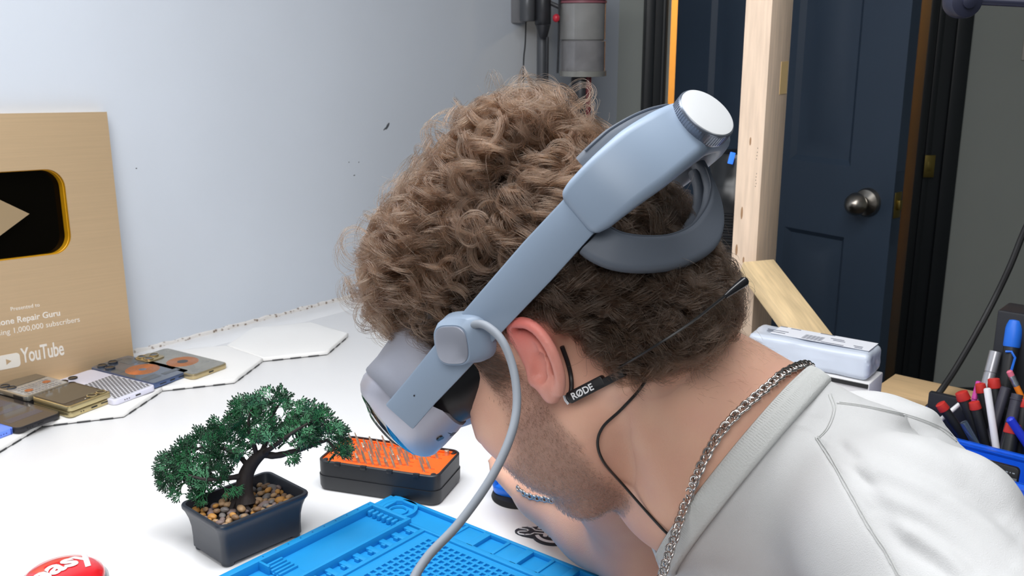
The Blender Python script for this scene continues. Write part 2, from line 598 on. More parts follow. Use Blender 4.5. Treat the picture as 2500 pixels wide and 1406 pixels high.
def coil(parent, y, z, r0, r1, n):
    mb = MB()
    for k in range(n):
        r = r0 + (r1 - r0) * k / (n - 1)
        w = (r1 - r0) / (n - 1) * 0.46
        mb.lathe([(r - w, 0), (r - w * 0.4, 0.0003), (r + w * 0.4, 0.0003), (r + w, 0)], 40, Matrix.Translation((0, y, z)), caps=False)
    return part('charging_coil', mb, m_copper, parent)

# clear gold phone
W_, L_, t_ = 0.0720, 0.149, 0.0082
ph = thing('clear_gold_phone', 'pale gold phone with clear back and faint copper coil, farthest of the row', 'phone', phone_frame((474, 927), (557, 899), PZ, L_, 58), 'phones on the panels')
part('frame', slab(W_, L_, t_), m_goldmetal, ph)
mb = MB(); mb.rbox((0, 0, t_ + 0.0001), (W_ - 0.004, L_ - 0.004, 0.0006), 0.008)
part('back_glass', mb, mat('smoky_clear_gold', '#8d8a7d', 0.12, 0.35, var=0.18, vscale=40, coat=0.5), ph)
coil(ph, -0.008, t_ + 0.0004, 0.009, 0.024, 7)
mb = MB(); mb.lathe([(0.0085, 0), (0.0085, 0.0004), (0.001, 0.0004)], 24, Matrix.Translation((0, -0.008, t_ + 0.0004)))
part('coil_centre', mb, mat('dark_component', '#4a4a4a', 0.4, 0.3), ph)
mb = MB(); mb.rbox((-0.016, 0.052, t_ + 0.0012), (0.036, 0.038, 0.0022), 0.009, 0.0006)
part('camera_plate', mb, m_goldmetal, ph)
for x, y in ((-0.025, 0.060), (-0.025, 0.043), (-0.008, 0.0515)):
    cam_lens(ph, x, y, t_ + 0.002, 0.0075, m_goldmetal)
mb = MB(); port(mb, 0, t_ / 2, 0.009, L_)
part('charging_port', mb, m_port, ph)

# clear blue phone
ph = thing('clear_blue_phone', 'slate blue phone with see-through back and bright copper coil', 'phone', phone_frame((378, 949), (464, 917), PZ, L_, 59), 'phones on the panels')
part('frame', slab(W_, L_, t_, 0.005), m_bluemetal, ph)
mb = MB(); mb.rbox((0, 0, t_ + 0.0001), (W_ - 0.003, L_ - 0.003, 0.0006), 0.005)
part('back_glass', mb, mat('smoky_clear_blue', '#59616e', 0.1, 0.3, var=0.3, vscale=45, coat=0.6), ph)
coil(ph, -0.006, t_ + 0.0004, 0.007, 0.025, 9)
m_comp = mat('grey_component', '#6e7378', 0.35, 0.5)
for x, y, w, h in ((-0.018, -0.048, 0.026, 0.016), (0.016, -0.052, 0.03, 0.010), (0.016, 0.045, 0.022, 0.03), (0.02, 0.02, .01, .012), (-0.026, 0.02, .012, .02), (0.0, 0.066, .03, .008)):
    mb = MB(); mb.box((x, y, t_ + 0.0005), (w, h, 0.0004), 0.0001)
    part('component', mb, m_comp, ph)
for x, y in ((-0.024, 0.060), (-0.024, 0.041), (-0.004, 0.060)):
    cam_lens(ph, x, y, t_ + 0.0005, 0.0078, mat('dark_grey_ring', '#4c5360', 0.3, 0.7))
mb = MB(); port(mb, 0, t_ / 2, 0.009, L_); port(mb, 0.018, t_ / 2, 0.012, L_, 0.0014); port(mb, -0.018, t_ / 2, 0.012, L_, 0.0014)
part('charging_port', mb, m_port, ph)

# white phone with dotted grille
ph = thing('dotted_white_phone', 'lavender white phone with a grid of grey dots over its lower back', 'phone', phone_frame((283, 992), (380, 952), PZ, L_, 60), 'phones on the panels')
m_lav = mat('lavender_white', '#e3e3f4', 0.3)
part('frame', slab(W_ + 0.004, L_, t_, 0.008), m_lav, ph)
mb = MB(); mb.rbox((0, -0.026, t_ + 0.0004), (0.068, 0.090, 0.0010), 0.003, 0.0002)
part('grille_plate', mb, mat('grille_white', '#d3d4db', 0.35), ph)
mb = MB()
for i in range(11):
    for j in range(14):
        x, y = (i - 5) * 0.0059 + (0.0015 if j % 2 else -0.0015), -0.068 + j * 0.0064
        mb.box((x, y, t_ + 0.0014), (0.0030, 0.0036, 0.0012), 0.0004, seg=1)
part('dotted_grille', mb, mat('grille_grey', '#77777c', 0.35, 0.3), ph, kind='stuff')
for x, y in ((-0.024, 0.058), (-0.024, 0.040), (-0.006, 0.060)):
    cam_lens(ph, x, y, t_, 0.0070, mat('lens_black', '#1b1c20', 0.2), 0.0018)
mb = MB(); port(mb, 0.004, t_ / 2, 0.009, L_)
for k in range(3):
    port(mb, -0.020 + k * 0.004, t_ / 2, 0.0018, L_, 0.0014)
part('charging_port', mb, m_port, ph)

# folded gold flip phone
W_, L_, t_ = 0.0720, 0.085, 0.0165
Mg = phone_frame((168, 1014), (281, 989), PZ, L_, 60)
ph = thing('gold_flip_phone', 'gold folding phone, closed, with a large dark cover screen', 'phone', Mg, 'phones on the panels')
m_flipgold = mat('flip_gold', '#c3b488', 0.28, 0.8)
part('lower_half', slab(W_, L_, t_ / 2 - 0.0004, 0.007), m_flipgold, ph)
part('upper_half', slab(W_, L_, t_ / 2 - 0.0004, 0.007, z=t_ / 2 + 0.0004), m_flipgold, ph)
mb = MB(); mb.rbox((0, 0.002, t_ + 0.0001), (W_ - 0.003, L_ - 0.006, 0.0006), 0.006)
part('cover_glass', mb, m_black, ph)
mb = MB(); mb.rbox((-0.001, 0.006, t_ + 0.0005), (W_ - 0.009, L_ - 0.022, 0.0003), 0.003)
part('cover_screen', mb, mat('cover_screen_dark', '#4a463d', 0.08, coat=0.5), ph)
for x in (0.010, 0.026):
    cam_lens(ph, x, -0.031, t_ + 0.0002, 0.0072, m_flipgold, 0.0012)
mb = MB(); mb.ell((-0.003, -0.034, t_ + 0.0006), (0.0012, 0.0012, 0.0003), 1)
part('flash', mb, mat('flash_white', '#e6e2d4', 0.3), ph)
mb = MB(); port(mb, 0.004, t_ * 0.25, 0.010, L_); port(mb, 0.022, t_ * 0.3, 0.013, L_, 0.0016)
for k in range(2):
    port(mb, -0.018 + k * 0.004, t_ * 0.25, 0.0016, L_, 0.0016)
part('charging_port', mb, m_port, ph)

# folded silver flip phone, towards the wall from the gold one
gx = np.array(Mg.col[0][:3]); gy = np.array(Mg.col[1][:3]); go = np.array(Mg.translation)
Ms = frame(go + gy * 0.0885 - gx * 0.004, gx, (0, 0, 1))
ph = thing('silver_flip_phone', 'silver folding phone with clear panel, against the foot of the gold plaque', 'phone', Ms, 'phones on the panels')
m_flipsil = mat('flip_silver', '#a9a59b', 0.3, 0.75)
part('lower_half', slab(W_, L_, t_ / 2 - 0.0004, 0.006), mat('flip_dark', '#2b2b2e', 0.25, 0.4), ph)
part('upper_half', slab(W_, L_, t_ / 2 - 0.0004, 0.006, z=t_ / 2 + 0.0004), m_flipsil, ph)
mb = MB(); mb.rbox((0, 0.026, t_ + 0.0001), (W_ - 0.004, 0.030, 0.0006), 0.005)
part('cover_screen', mb, mat('cover_screen_brown', '#5b5348', 0.1, coat=0.5), ph)
mb = MB(); mb.rbox((0, -0.016, t_ + 0.0001), (W_ - 0.004, 0.048, 0.0006), 0.003)
part('clear_panel', mb, mat('clear_panel_grey', '#aba9a6', 0.15, 0.3, var=0.25, vscale=70, coat=0.5), ph)
mb = MB()
for i in range(10):
    for j in range(5):
        mb.box((-0.026 + i * 0.0056, -0.034 + j * 0.008, t_ + 0.0006), (0.003, 0.004, 0.0004), 0)
part('inner_board', mb, mat('board_grey', '#8e8d8f', 0.4, 0.2), ph, kind='stuff')
for x, y in ((-0.018, -0.022), (0.018, -0.012)):
    mb = MB(); mb.lathe([(0.006, 0), (0.006, 0.0003), (0.002, 0.0003)], 16, Matrix.Translation((x, y, t_ + 0.0007)))
    part('copper_disc', mb, m_copper, ph)
for x, y in ((-0.024, 0.026), (-0.024, 0.010)):
    cam_lens(ph, x, y, t_ + 0.0003, 0.0068, mat('dark_grey_ring', '#4c5360', 0.3, 0.7), 0.0012)
mb = MB(); mb.box((-W_ / 2, -0.022, t_ / 2), (0.0012, 0.022, t_ - 0.004), 0.0004)
part('hinge_cover', mb, m_port, ph)

# dark phone
W_, L_, t_ = 0.0715, 0.147, 0.0082
ph = thing('dark_phone', 'charcoal phone with dark glossy face, beside the blue phone', 'phone', phone_frame((36, 1053), (163, 1027), PZ, L_, 61), 'phones on the panels')
part('frame', slab(W_, L_, t_, 0.011, 0.002), mat('charcoal_metal', '#2c2b2f', 0.35, 0.3), ph)
mb = MB(); mb.rbox((0, 0, t_ + 0.0001), (W_ - 0.003, L_ - 0.003, 0.0006), 0.0095)
part('screen', mb, mat('dark_screen', '#3b3533', 0.12, coat=0.4), ph)
m_icon = mat('screen_shade', '#4d4a55', 0.12)
for y, w, h in ((0.035, 0.05, 0.030), (-0.002, 0.05, 0.012), (-0.040, 0.052, 0.016)):
    mb = MB(); mb.box((-0.002, y, t_ + 0.0004), (w, h, 0.0002), 0)
    part('screen_panel', mb, m_icon, ph)
mb = MB(); port(mb, 0, t_ / 2, 0.009, L_)
for k in range(3):
    port(mb, -0.020 + k * 0.004, t_ / 2, 0.0018, L_, 0.0018)
part('charging_port', mb, m_port, ph)
# blue phone
ph = thing('blue_phone', 'bright cornflower blue phone cut off by the frame at lower left', 'phone', phone_frame((-75, 1092), (40, 1063), PZ, L_, 62), 'phones on the panels')
m_corn = mat('cornflower', '#6f96ff', 0.25, coat=0.3)
part('body', slab(W_, L_, t_, 0.010, 0.0012), m_corn, ph)
mb = MB()
for k in range(3):
    port(mb, 0.012 + k * 0.004, t_ / 2, 0.0018, L_, 0.0014)
mb.box((0.027, -L_ / 2, t_ / 2), (0.0008, 0.002, t_ * 0.98), 0)
part('antenna_line', mb, mat('deep_blue', '#3a50a8', 0.4), ph)

# ================================================================ gold award plaque
m_gold = mat('brushed_gold', '#dabd97', 0.42, 0.55, var=0.03, vscale=8, stretch=(1, 40, 1))
B0 = T(328.5, 891) + np.array([0, 0, 0.0024])
la, lr = R(6.0), R(2.6)
UL = math.cos(la) * np.array([0, 0, 1.0]) - math.sin(la) * WN
PN = math.cos(la) * WN + math.sin(la) * np.array([0, 0, 1.0])
PXd = nrm(WD * math.cos(lr) - UL * math.sin(lr))
PYd = np.cross(PN, PXd)
MP = frame(B0, PXd, PN)                                  # local x right, y up the plaque, z out of its face
def pl_xy(px, py, z=0.0):
    q = on_plane(px, py, B0 + PN * z, PN) - B0
    return np.array([np.dot(q, PXd), np.dot(q, PYd)])
PH = pl_xy(260, 273)[1]
PW = PH * 0.86
plq = thing('award_plaque', 'brushed gold award plaque leaning on the wall behind the phones', 'plaque', MP)
r_, tp, bt = pl_xy(168, 520)[0], pl_xy(90, 414)[1], pl_xy(90, 627)[1]
bh = tp - bt
bw = bh * 1.46
PTH = 0.021                                              # plate depth; the window is cut through to a mirror coloured dark like the room it reflects
def squircle(ins, z):
    return [(x + r_ - bw / 2, y + (tp + bt) / 2, z) for x, y in rrect(bw - 2 * ins, bh - 2 * ins, 0.029 - ins, 9)]
inner = squircle(0, 0)
def outer(z):
    cx, cy = r_ - bw / 2, (tp + bt) / 2
    out = []
    for x, y, _ in inner:
        dx, dy = x - cx, y - cy
        ks = [((0 if dx > 0 else -PW) - cx) / dx if abs(dx) > 1e-9 else 9e9, ((PH if dy > 0 else 0) - cy) / dy if abs(dy) > 1e-9 else 9e9]
        k = min(k_ for k_ in ks if k_ > 0)
        out.append([cx + dx * k, cy + dy * k, z])
    for c in ((0, 0), (0, PH), (-PW, 0), (-PW, PH)):
        m = min(out, key=lambda q: (q[0] - c[0]) ** 2 + (q[1] - c[1]) ** 2)
        m[0], m[1] = c
    return [tuple(q) for q in out]
mb = MB()
mb.loft([outer(-PTH), outer(0), squircle(0, 0), squircle(0.0005, -0.0008)], caps=False, smooth=False)
part('plate', mb, m_gold, plq, sharp=20)
mb = MB()
mb.loft([squircle(0.0005, -0.0008), squircle(0.0006, -0.007), squircle(0.0012, -0.0075), squircle(0.0012, -PTH + 0.001)], caps=False)
bt_o = part('window_rim', mb, mat('amber_rim', '#e0a414', 0.4, 0.3), plq)
mb = MB()
mb.loft([squircle(-0.002, -PTH - 0.002), squircle(-0.002, -PTH + 0.0012)])
part('mirror_face', mb, mat('mirror_gold_dark_reflection', '#1b1812', 0.07, 0.9), bt_o)  # the room's dark reflection is put into the mirror's base colour
ax = pl_xy(72, 522, -0.004)
trh = (pl_xy(2, 487, -0.004)[1] - pl_xy(2, 573, -0.004)[1])
mb = MB()
mb.prism([(ax[0], ax[1]), (ax[0] - trh * 0.92, ax[1] + trh * 0.56), (ax[0] - trh * 0.92, ax[1] - trh * 0.56)], -PTH, -0.004)
part('play_triangle', mb, mat('satin_gold', '#cdb28c', 0.3, 0.6), bt_o, sharp=20)
# lettering
m_letter = mat('white_print', '#e6e0d6', 0.5)
def line_text(txt, ref, p0, p1, m=m_letter, **k):
    """right-align txt so that its last letters `ref` span p0..p1 of the photograph"""
    a, b = pl_xy(*p0), pl_xy(*p1)
    w1 = max(v.co.x for v in text_mesh(ref, 1.0, 0, **k).vertices)
    size = (b[0] - a[0]) / w1
    w = max(v.co.x for v in text_mesh(txt, size, 0, **k).vertices)
    return text('lettering', txt, size, m, plq, Matrix.Translation((b[0] - w, b[1], 0.0002)), 0.0002, **k)
line_text('Presented to', 'Presented to', (26, 762), (97, 748))
line_text('Phone Repair Guru', 'Repair Guru', (43, 796), (147, 770), bold=0.0002)
line_text('For passing 1,000,000 subscribers', '1,000,000 subscribers', (32, 822), (195, 785))
# logo word, condensed
a, b = pl_xy(54, 887), pl_xy(157, 864)
me = text_mesh('YouTube', 1.0, 0.0, bold=0.018, spacing=0.95)
w = max(v.co.x for v in me.vertices)
hgt = (pl_xy(62, 850)[1] - pl_xy(66, 886)[1]) / 0.72
sx = (b[0] - a[0]) / w
text('lettering', 'YouTube', 1.0, m_letter, plq, Matrix.Translation((a[0], (a[1] + b[1]) / 2, 0.0004)) @ Matrix.Diagonal((sx, hgt, 0.001, 1)), 0.2, bold=0.018, spacing=0.95)
c0, c1 = pl_xy(49, 878), pl_xy(-8, 892)
cx, cy, cw = (c0[0] + c1[0]) / 2, (pl_xy(22, 861)[1] + pl_xy(22, 903)[1]) / 2, c0[0] - c1[0]
ch = pl_xy(22, 864)[1] - pl_xy(22, 899)[1]
mb = MB(); mb.rbox((cx, cy, 0.0003), (cw, ch, 0.0006), ch * 0.24)
ic = part('logo_badge', mb, m_letter, plq)
mb = MB(); mb.prism([(cx + ch * 0.20, cy), (cx - ch * 0.16, cy + ch * 0.2), (cx - ch * 0.16, cy - ch * 0.2)], 0.0004, 0.0008)
part('logo_triangle', mb, m_gold, ic)

# ================================================================ bits case
m_case = mat('case_black', '#25272b', 0.42, bump=0.05, bscale=900)
m_orange = mat('orange_insert', '#ff6a1c', 0.55, var=0.03, vscale=30)
m_steel = mat('steel_bits', '#d6c7b4', 0.38, 0.8, var=0.2, vscale=90)
L_, F_, R_c = T(780, 1192), T(1080, 1238), T(1112, 1158)
cx_ = nrm(F_ - L_)
cy_ = np.array([-cx_[1], cx_[0], 0])
CL, CW_, CH = 0.159, 0.083, 0.0385
cc = L_ + cx_ * CL * 0.5 + cy_ * CW_ * 0.5 - cx_ * 0.002 - cy_ * 0.004
MC = frame(cc, cx_, (0, 0, 1))
case = thing('bit_case', 'black two-tier screwdriver bit case with bright orange tray', 'case', MC)
mb = MB()
def crr(w, h, r, z):
    return [(x, y, z) for x, y in rrect(w, h, r, 8)]
mb.loft([crr(CL - 0.010, CW_ - 0.010, 0.009, 0.0), crr(CL - 0.004, CW_ - 0.004, 0.011, 0.0012), crr(CL - 0.001, CW_ - 0.001, 0.0125, 0.005), crr(CL, CW_, 0.013, 0.0192)])
part('lower_tray', mb, m_case, case)
mb = MB()
mb.loft([crr(CL - 0.002, CW_ - 0.002, 0.0125, 0.0195), crr(CL - 0.0018, CW_ - 0.0018, 0.0125, CH - 0.001), crr(CL - 0.004, CW_ - 0.004, 0.0115, CH), crr(CL - 0.0075, CW_ - 0.0075, 0.0105, CH), crr(CL - 0.008, CW_ - 0.008, 0.0100, CH - 0.004)])
part('upper_tray', mb, m_case, case)
mb = MB()
mb.loft([crr(CL - 0.008, CW_ - 0.008, 0.010, CH - 0.0039), crr(CL - 0.0082, CW_ - 0.0082, 0.010, CH - 0.0022)])
mb.box((0.0, 0.031, CH - 0.0010), (CL - 0.020, 0.0022, 0.0030), 0.0006)
ins = part('insert', mb, m_orange, case)
mb = MB()
m_slot_shadow = mat('slot_shadow_orange', '#d9480f', 0.7)
for i in range(4):
    mb2 = MB()
    mb2.box((-0.050 + i * 0.034, -CW_ / 2 + 0.0015, CH - 0.0015), (0.0075, 0.0042, 0.0050), 0.0008)
    part('clip', mb2, m_case, case)
for x in (-1, 1):
    for y in (-1, 1):
        mb2 = MB()
        mb2.lathe([(0.0032, 0), (0.0032, 0.0012), (0.0026, 0.0016), (0.0005, 0.0016)], 14, Matrix.Translation((x * (CL / 2 - 0.0095), y * (CW_ / 2 - 0.0095), CH - 0.0022)))
        part('corner_screw', mb2, mat('dark_screw', '#3c3d40', 0.3, 0.6), case)
slots = []
bit_meshes = []
for k, (r0, r1, h) in enumerate(((0.0015, 0.0011, 0.014), (0.0016, 0.0010, 0.0155), (0.0021, 0.0017, 0.0125), (0.0015, 0.0014, 0.0165))):
    mb = MB()
    n = 6
    mb.lathe([(r0, -0.001), (r0, h * 0.55), (r0 * 0.72, h * 0.62), (r1 * 0.72, h * 0.9), (r1 * 0.35, h)], n)
    bit_meshes.append(mb.mesh('driver_bit', m_steel, 30))
mb = MB()
mb.lathe([(0.0028, -0.001), (0.0028, 0.006), (0.0020, 0.0065), (0.0018, 0.004)], 12, caps=False)
nut_mesh = mb.mesh('nut_bit', m_steel, 30)
tilt = Matrix.Rotation(R(-20), 4, 'Y')
spots = []
for j in range(6):
    for i in range(14):
        if (i * 7 + j * 5 + (i * j) % 3) % 11 in (0, 4, 7):
            continue
        spots.append((j, -0.066 + i * 0.0094 + (0.003 if j % 2 else 0), -0.027 + j * 0.0102))
zins = CH - 0.0022
sm = MB()
for (j, x, y) in spots:
    sm.box((x + 0.0030, y - 0.0002, zins + 0.00005), (0.0065, 0.0016, 0.0002), 0)
part('slot_shadow_marks', sm, m_slot_shadow, ins, kind='stuff')  # slots and the bits' shadows beside them, put in as darker orange
rown = ('nearest its front edge', 'second from its front edge', 'third from its front edge', 'third from its back edge', 'second from its back edge', 'nearest its back edge')
for k, (j, x, y) in enumerate(spots):
    if x > 0.058 and y > 0.02:
        continue
    o = put('driver_bit', bit_meshes[(k * 5 + k // 7) % 4], None, MC @ Matrix.Translation((x, y, zins)) @ tilt @ Matrix.Rotation(random.random(), 4, 'Z'))
    tag(o, 'slim steel driver bit in the orange tray, in the row ' + rown[j], 'bit', 'driver bits in the orange tray')
o = put('nut_bit', nut_mesh, None, MC @ Matrix.Translation((0.064, 0.026, zins)))
tag(o, 'short hollow steel bit standing in the far right corner of the orange tray', 'bit')

# ================================================================ blue silicone mat
m_mat = mat('blue_silicone', '#1593d6', 0.55, var=0.02, vscale=40)
O_ = T(962, 1219, TZ)
u_ = nrm(T(1424, 1405, TZ + 0.006) - T(962, 1219, TZ + 0.006))
v_ = np.cross(u_, np.array([0, 0, 1.0]))
MM = frame(O_, u_, (0, 0, 1))                            # local x = along the far edge, -y = towards the camera, mm below
rm = thing('repair_mat', 'blue silicone repair mat with moulded compartments, in front of the bit case', 'mat', MM)
BZ, TPZ = 0.0025, 0.0075
def bx(mb, u0, u1, v0, v1, z0, z1, bev=0.0006):
    mb.box(((u0 + u1) / 2000, -(v0 + v1) / 2000, (z0 + z1) / 2), ((u1 - u0) / 1000, (v1 - v0) / 1000, z1 - z0), bev)
mb = MB()
pts = [(0.007, 0.0)] + [(0.35, 0.0), (0.35, -0.30), (0.0, -0.30), (0.0, -0.007)]
mb.prism(pts, 0.0, BZ)
part('base_sheet', mb, m_mat, rm)
mb = MB()                                                # rims
bx(mb, 5, 350, 0, 4.5, BZ - .0005, TPZ)
bx(mb, 0.0, 4.5, 5, 38, BZ - .0005, TPZ)
bx(mb, 118, 350, 34, 42, BZ - .0005, TPZ)
bx(mb, 66, 118, 38, 42, BZ - .0005, TPZ)
bx(mb, 340, 350, 0, 300, BZ - .0005, TPZ)
x = 118
for k in range(8):                                       # compartments along the far edge, shallow and deep in turn
    w = 26 if k % 2 == 0 else 33
    bx(mb, x, x + (4 if k % 2 == 0 else 9), 3, 36, BZ - .0005, TPZ)
    if k % 2 == 0:
        bx(mb, x + 3, x + w + 1, 3, 36, BZ - .0005, TPZ - 0.0016)
    x += w
part('rim', mb, m_mat, rm)
mb = MB()                                                # ring cup
mc = Matrix.Translation((0.030, -0.023, 0))
mb.lathe([(0.0225, BZ - 0.0005), (0.0225, TPZ), (0.0185, TPZ), (0.0180, BZ + 0.0006)], 40, mc, caps=False)
mb.lathe([(0.0115, BZ - 0.0005), (0.0115, TPZ - 0.0022), (0.0095, TPZ - 0.0022), (0.0090, BZ + 0.0006)], 40, mc, caps=False)
bx(mb, 4, 16, 3, 40, BZ - .0005, TPZ - .0004)
bx(mb, 16, 44, 2, 7, BZ - .0005, TPZ - .0004)
part('ring_cup', mb, m_mat, rm)
mb = MB()                                                # long tray along the left side
bx(mb, 0, 9, 38, 300, BZ - .0005, 0.0125)
bx(mb, 61, 66, 38, 300, BZ - .0005, 0.0125)
bx(mb, 9, 61, 38, 43.5, BZ - .0005, 0.0125)
bx(mb, 5, 63, 176, 200, BZ - .0005, 0.0045)
for k in range(5):
    bx(mb, 12 + 6 * k, 15 + 6 * k, 176, 200, BZ, 0.0075)
bx(mb, 9, 25, 200, 203, BZ - .0005, 0.0125)
part('tray', mb, m_mat, rm)
mb = MB()
for k in range(7):
    bx(mb, 10 + 7.5 * k, 14.5 + 7.5 * k, 44, 53, BZ, 0.0095, 0.0015)
part('bit_pegs', mb, m_mat, rm)
for k in range(10):
    mb = MB()
    mb.lathe([(0.0010, 0.0), (0.0008, 0.0004)], 10, Matrix.Translation((0.0045, -0.045 - 0.0165 * k, 0.0124)))
    part('dimple', mb, mat('blue_silicone_deep', '#0b62a4', 0.7), rm)
mb = MB()                                                # row of notched holders beside the tray
bx(mb, 84, 90, 42, 300, BZ - .0005, TPZ)
for k in range(12):
    bx(mb, 66, 84, 44 + 19 * k, 51 + 19 * k, BZ - .0005, TPZ - 0.001)
    bx(mb, 72, 78, 51 + 19 * k, 54 + 19 * k, BZ - .0005, TPZ - 0.001)
part('notched_holders', mb, m_mat, rm)
mb = MB()                                                # perforated plate: bars left between square pockets
u0, v0, pitch, nU, nV, bar = 102, 49, 8.2, 25, 12, 3.0
for i in range(nU + 1):
    bx(mb, u0 + pitch * i - bar / 2, u0 + pitch * i + bar / 2, v0, v0 + pitch * nV, BZ - .0005, 0.0052, 0)
for j in range(nV + 1):
    bx(mb, u0 - bar / 2, u0 + pitch * nU + bar / 2, v0 + pitch * j - bar / 2, v0 + pitch * j + bar / 2, BZ - .0005, 0.00522, 0)
bx(mb, 90, u0, 42, 300, BZ - .0005, 0.00505, 0)
bx(mb, 90.2, 340, 42.2, v0, BZ - .0005, 0.00512, 0)
bx(mb, 90.4, 340, v0 + pitch * nV, 299, BZ - .0005, 0.00516, 0)
part('pocket_grid', mb, m_mat, rm)

# ================================================================ red push button
m_red = mat('glossy_red', '#e0202a', 0.12, coat=0.7)
bc = T(153, 1408, TZ + 0.022)
bt_ = thing('push_button', 'round red push button on a silver base, cut off at lower left', 'button', rz((bc[0], bc[1], TZ), R(55)))
mb = MB(); mb.lathe([(0.042, 0), (0.0425, 0.004), (0.0415, 0.016), (0.039, 0.019), (0.037, 0.0195)], 48)
part('base', mb, mat('silver_plastic', '#b9babd', 0.25, 0.7), bt_)
mb = MB(); mb.lathe([(0.0385, 0.017), (0.0385, 0.0205), (0.037, 0.024), (0.031, 0.0285), (0.020, 0.0318), (0.008, 0.0332), (0.001, 0.0334)], 48)
cap = part('cap', mb, m_red, bt_)
def dome(r):
    return 0.0334 - 0.0060 * (r / 0.033) ** 2.2
me = text_mesh('easy', 0.036, 0.0, bold=0.0011, spacing=1.0, align='CENTER')
bmx = bmesh.new(); bmx.from_mesh(me)
bmesh.ops.subdivide_edges(bmx, edges=[e for e in bmx.edges if e.calc_length() > 0.004], cuts=2)
bmesh.ops.triangulate(bmx, faces=bmx.faces)
for v in bmx.verts:
    y = v.co.y - 0.008
    v.co = (v.co.x, y, dome(math.hypot(v.co.x, y)) + 0.0005)
e_ = bmesh.ops.extrude_face_region(bmx, geom=bmx.faces[:])
bmesh.ops.translate(bmx, vec=(0, 0, 0.0006), verts=[q for q in e_['geom'] if isinstance(q, bmesh.types.BMVert)])
bmx.to_mesh(me); bmx.free()
me.materials.clear(); me.materials.append(mat('button_white', '#f6f2f2', 0.3)); me.name = 'lettering'
put('lettering', me, cap)

# ================================================================ suction tool
m_bluep = mat('blue_plastic', '#1878f0', 0.3)
sc_ = T(1268, 1212, TZ)
st = thing('suction_tool', 'blue suction lifter with looped handle and black rubber cup', 'suction tool', rz((sc_[0], sc_[1], TZ), R(-28)))
mb = MB(); mb.lathe([(0.0330, 0), (0.0335, 0.0015), (0.0315, 0.0065), (0.024, 0.009), (0.003, 0.0095)], 40)
part('rubber_cup', mb, mat('black_rubber', '#17181a', 0.6), st)
mb = MB()
mb.rbox((0, 0, 0.0135), (0.060, 0.048, 0.011), 0.018, 0.002)
mb.rbox((0.004, 0, 0.021), (0.040, 0.030, 0.006), 0.008, 0.002)
part('body', mb, m_bluep, st)
mb = MB()
mb.tube(spline([(-0.022, -0.018, 0.016), (-0.026, -0.018, 0.030), (-0.027, -0.013, 0.045), (-0.027, 0.0, 0.050), (-0.027, 0.013, 0.045), (-0.026, 0.018, 0.030), (-0.022, 0.018, 0.016)], 6), 0.0036, 10)
part('handle', mb, m_bluep, st)
mb = MB()
mb.box((-0.004, 0, 0.0225), (0.044, 0.010, 0.004), 0.0012)
part('lever', mb, m_bluep, st)

# ================================================================ round patch with spanner emblem
MSK = frame(T(1352, 1306, TZ), nrm(T(1400, 1310, TZ) - T(1352, 1306, TZ)), (0, 0, 1))
sk = thing('emblem_patch', 'black rubber patch with white ring and hand holding a spanner', 'patch', MSK)
mb = MB()
out = []
for k in range(48):
    a = 2 * PI * k / 48
    r = 0.0245
    x, y = r * math.cos(a), r * math.sin(a)
    da = abs(math.atan2(math.sin(a - PI), math.cos(a - PI)))
    if da < 0.5:
        x -= 0.019 * math.cos(da / 0.5 * PI / 2) ** 0.5 if da < 0.5 else 0
    out.append((x, y))
mb.prism(out, 0, 0.002, bev=0.0004)
part('backing', mb, mat('patch_black', '#26272f', 0.6), sk)
m_wh = mat('patch_white', '#f4f4f8', 0.5)
mb = MB()
def arcband(a0, a1, r0, r1, z0, z1, n=30):
    pts = [(r1 * math.cos(R(a0 + (a1 - a0) * k / n)), r1 * math.sin(R(a0 + (a1 - a0) * k / n))) for k in range(n + 1)]
    pts += [(r0 * math.cos(R(a1 - (a1 - a0) * k / n)), r0 * math.sin(R(a1 - (a1 - a0) * k / n))) for k in range(n + 1)]
    mb.prism(pts, z0, z1)
arcband(-158, 158, 0.0172, 0.0212, 0.0019, 0.0025)
part('ring', mb, m_wh, sk)
mb = MB()                                                # spanner outline: jaw and shank
def strip(pts, w, z0=0.0019, z1=0.0026):
    for a, b in zip(pts[:-1], pts[1:]):
        a, b = np.array(a), np.array(b)
        t = nrm(b - a); n = np.array([-t[1], t[0]]) * w / 2
        e = t * w * 0.35
        mb.prism([tuple(a - e + n), tuple(a - e - n), tuple(b + e - n), tuple(b + e + n)], z0, z1)
strip([(-0.0385, 0.0045), (-0.0365, 0.0085), (-0.031, 0.0105), (-0.0255, 0.0085), (-0.021, 0.0035), (-0.011, 0.0028)], 0.0014)
strip([(-0.0385, 0.0045), (-0.031, 0.0040), (-0.0285, 0.0020), (-0.0300, -0.0005), (-0.0385, -0.0020), (-0.0395, -0.0045), (-0.037, -0.0075)], 0.0013)
strip([(-0.037, -0.0075), (-0.031, -0.0085), (-0.025, -0.0070), (-0.021, -0.0025), (-0.011, -0.0028)], 0.0014)
part('spanner', mb, m_wh, sk)
for k in range(4):
    mb = MB(); mb.rbox((-0.0085 + 0.0058 * k, -0.0058 - 0.0004 * k, 0.0023), (0.0050, 0.0072, 0.0010), 0.0022)
    part('finger', mb, m_wh, sk)
mb = MB(); mb.prism([(-0.011, 0.0005), (-0.004, 0.0062), (0.012, 0.0075), (0.012, -0.0015), (-0.010, -0.0018)], 0.0019, 0.0028)
part('hand', mb, m_wh, sk)

# grey slab lying by the far table end, partly behind the headset
q0 = T(958, 811)
mb = MB(); mb.rbox((0.075, 0.0, 0.006), (0.15, 0.05, 0.012), 0.004, 0.001)
solo('grey_tray', mb, mat('grey_tray', '#8d8d88', 0.5), 'flat grey slab on the table, mostly hidden behind the headset visor', 'slab', frame(q0 + np.array([0, 0.02, 0]), WN, (0, 0, 1)))
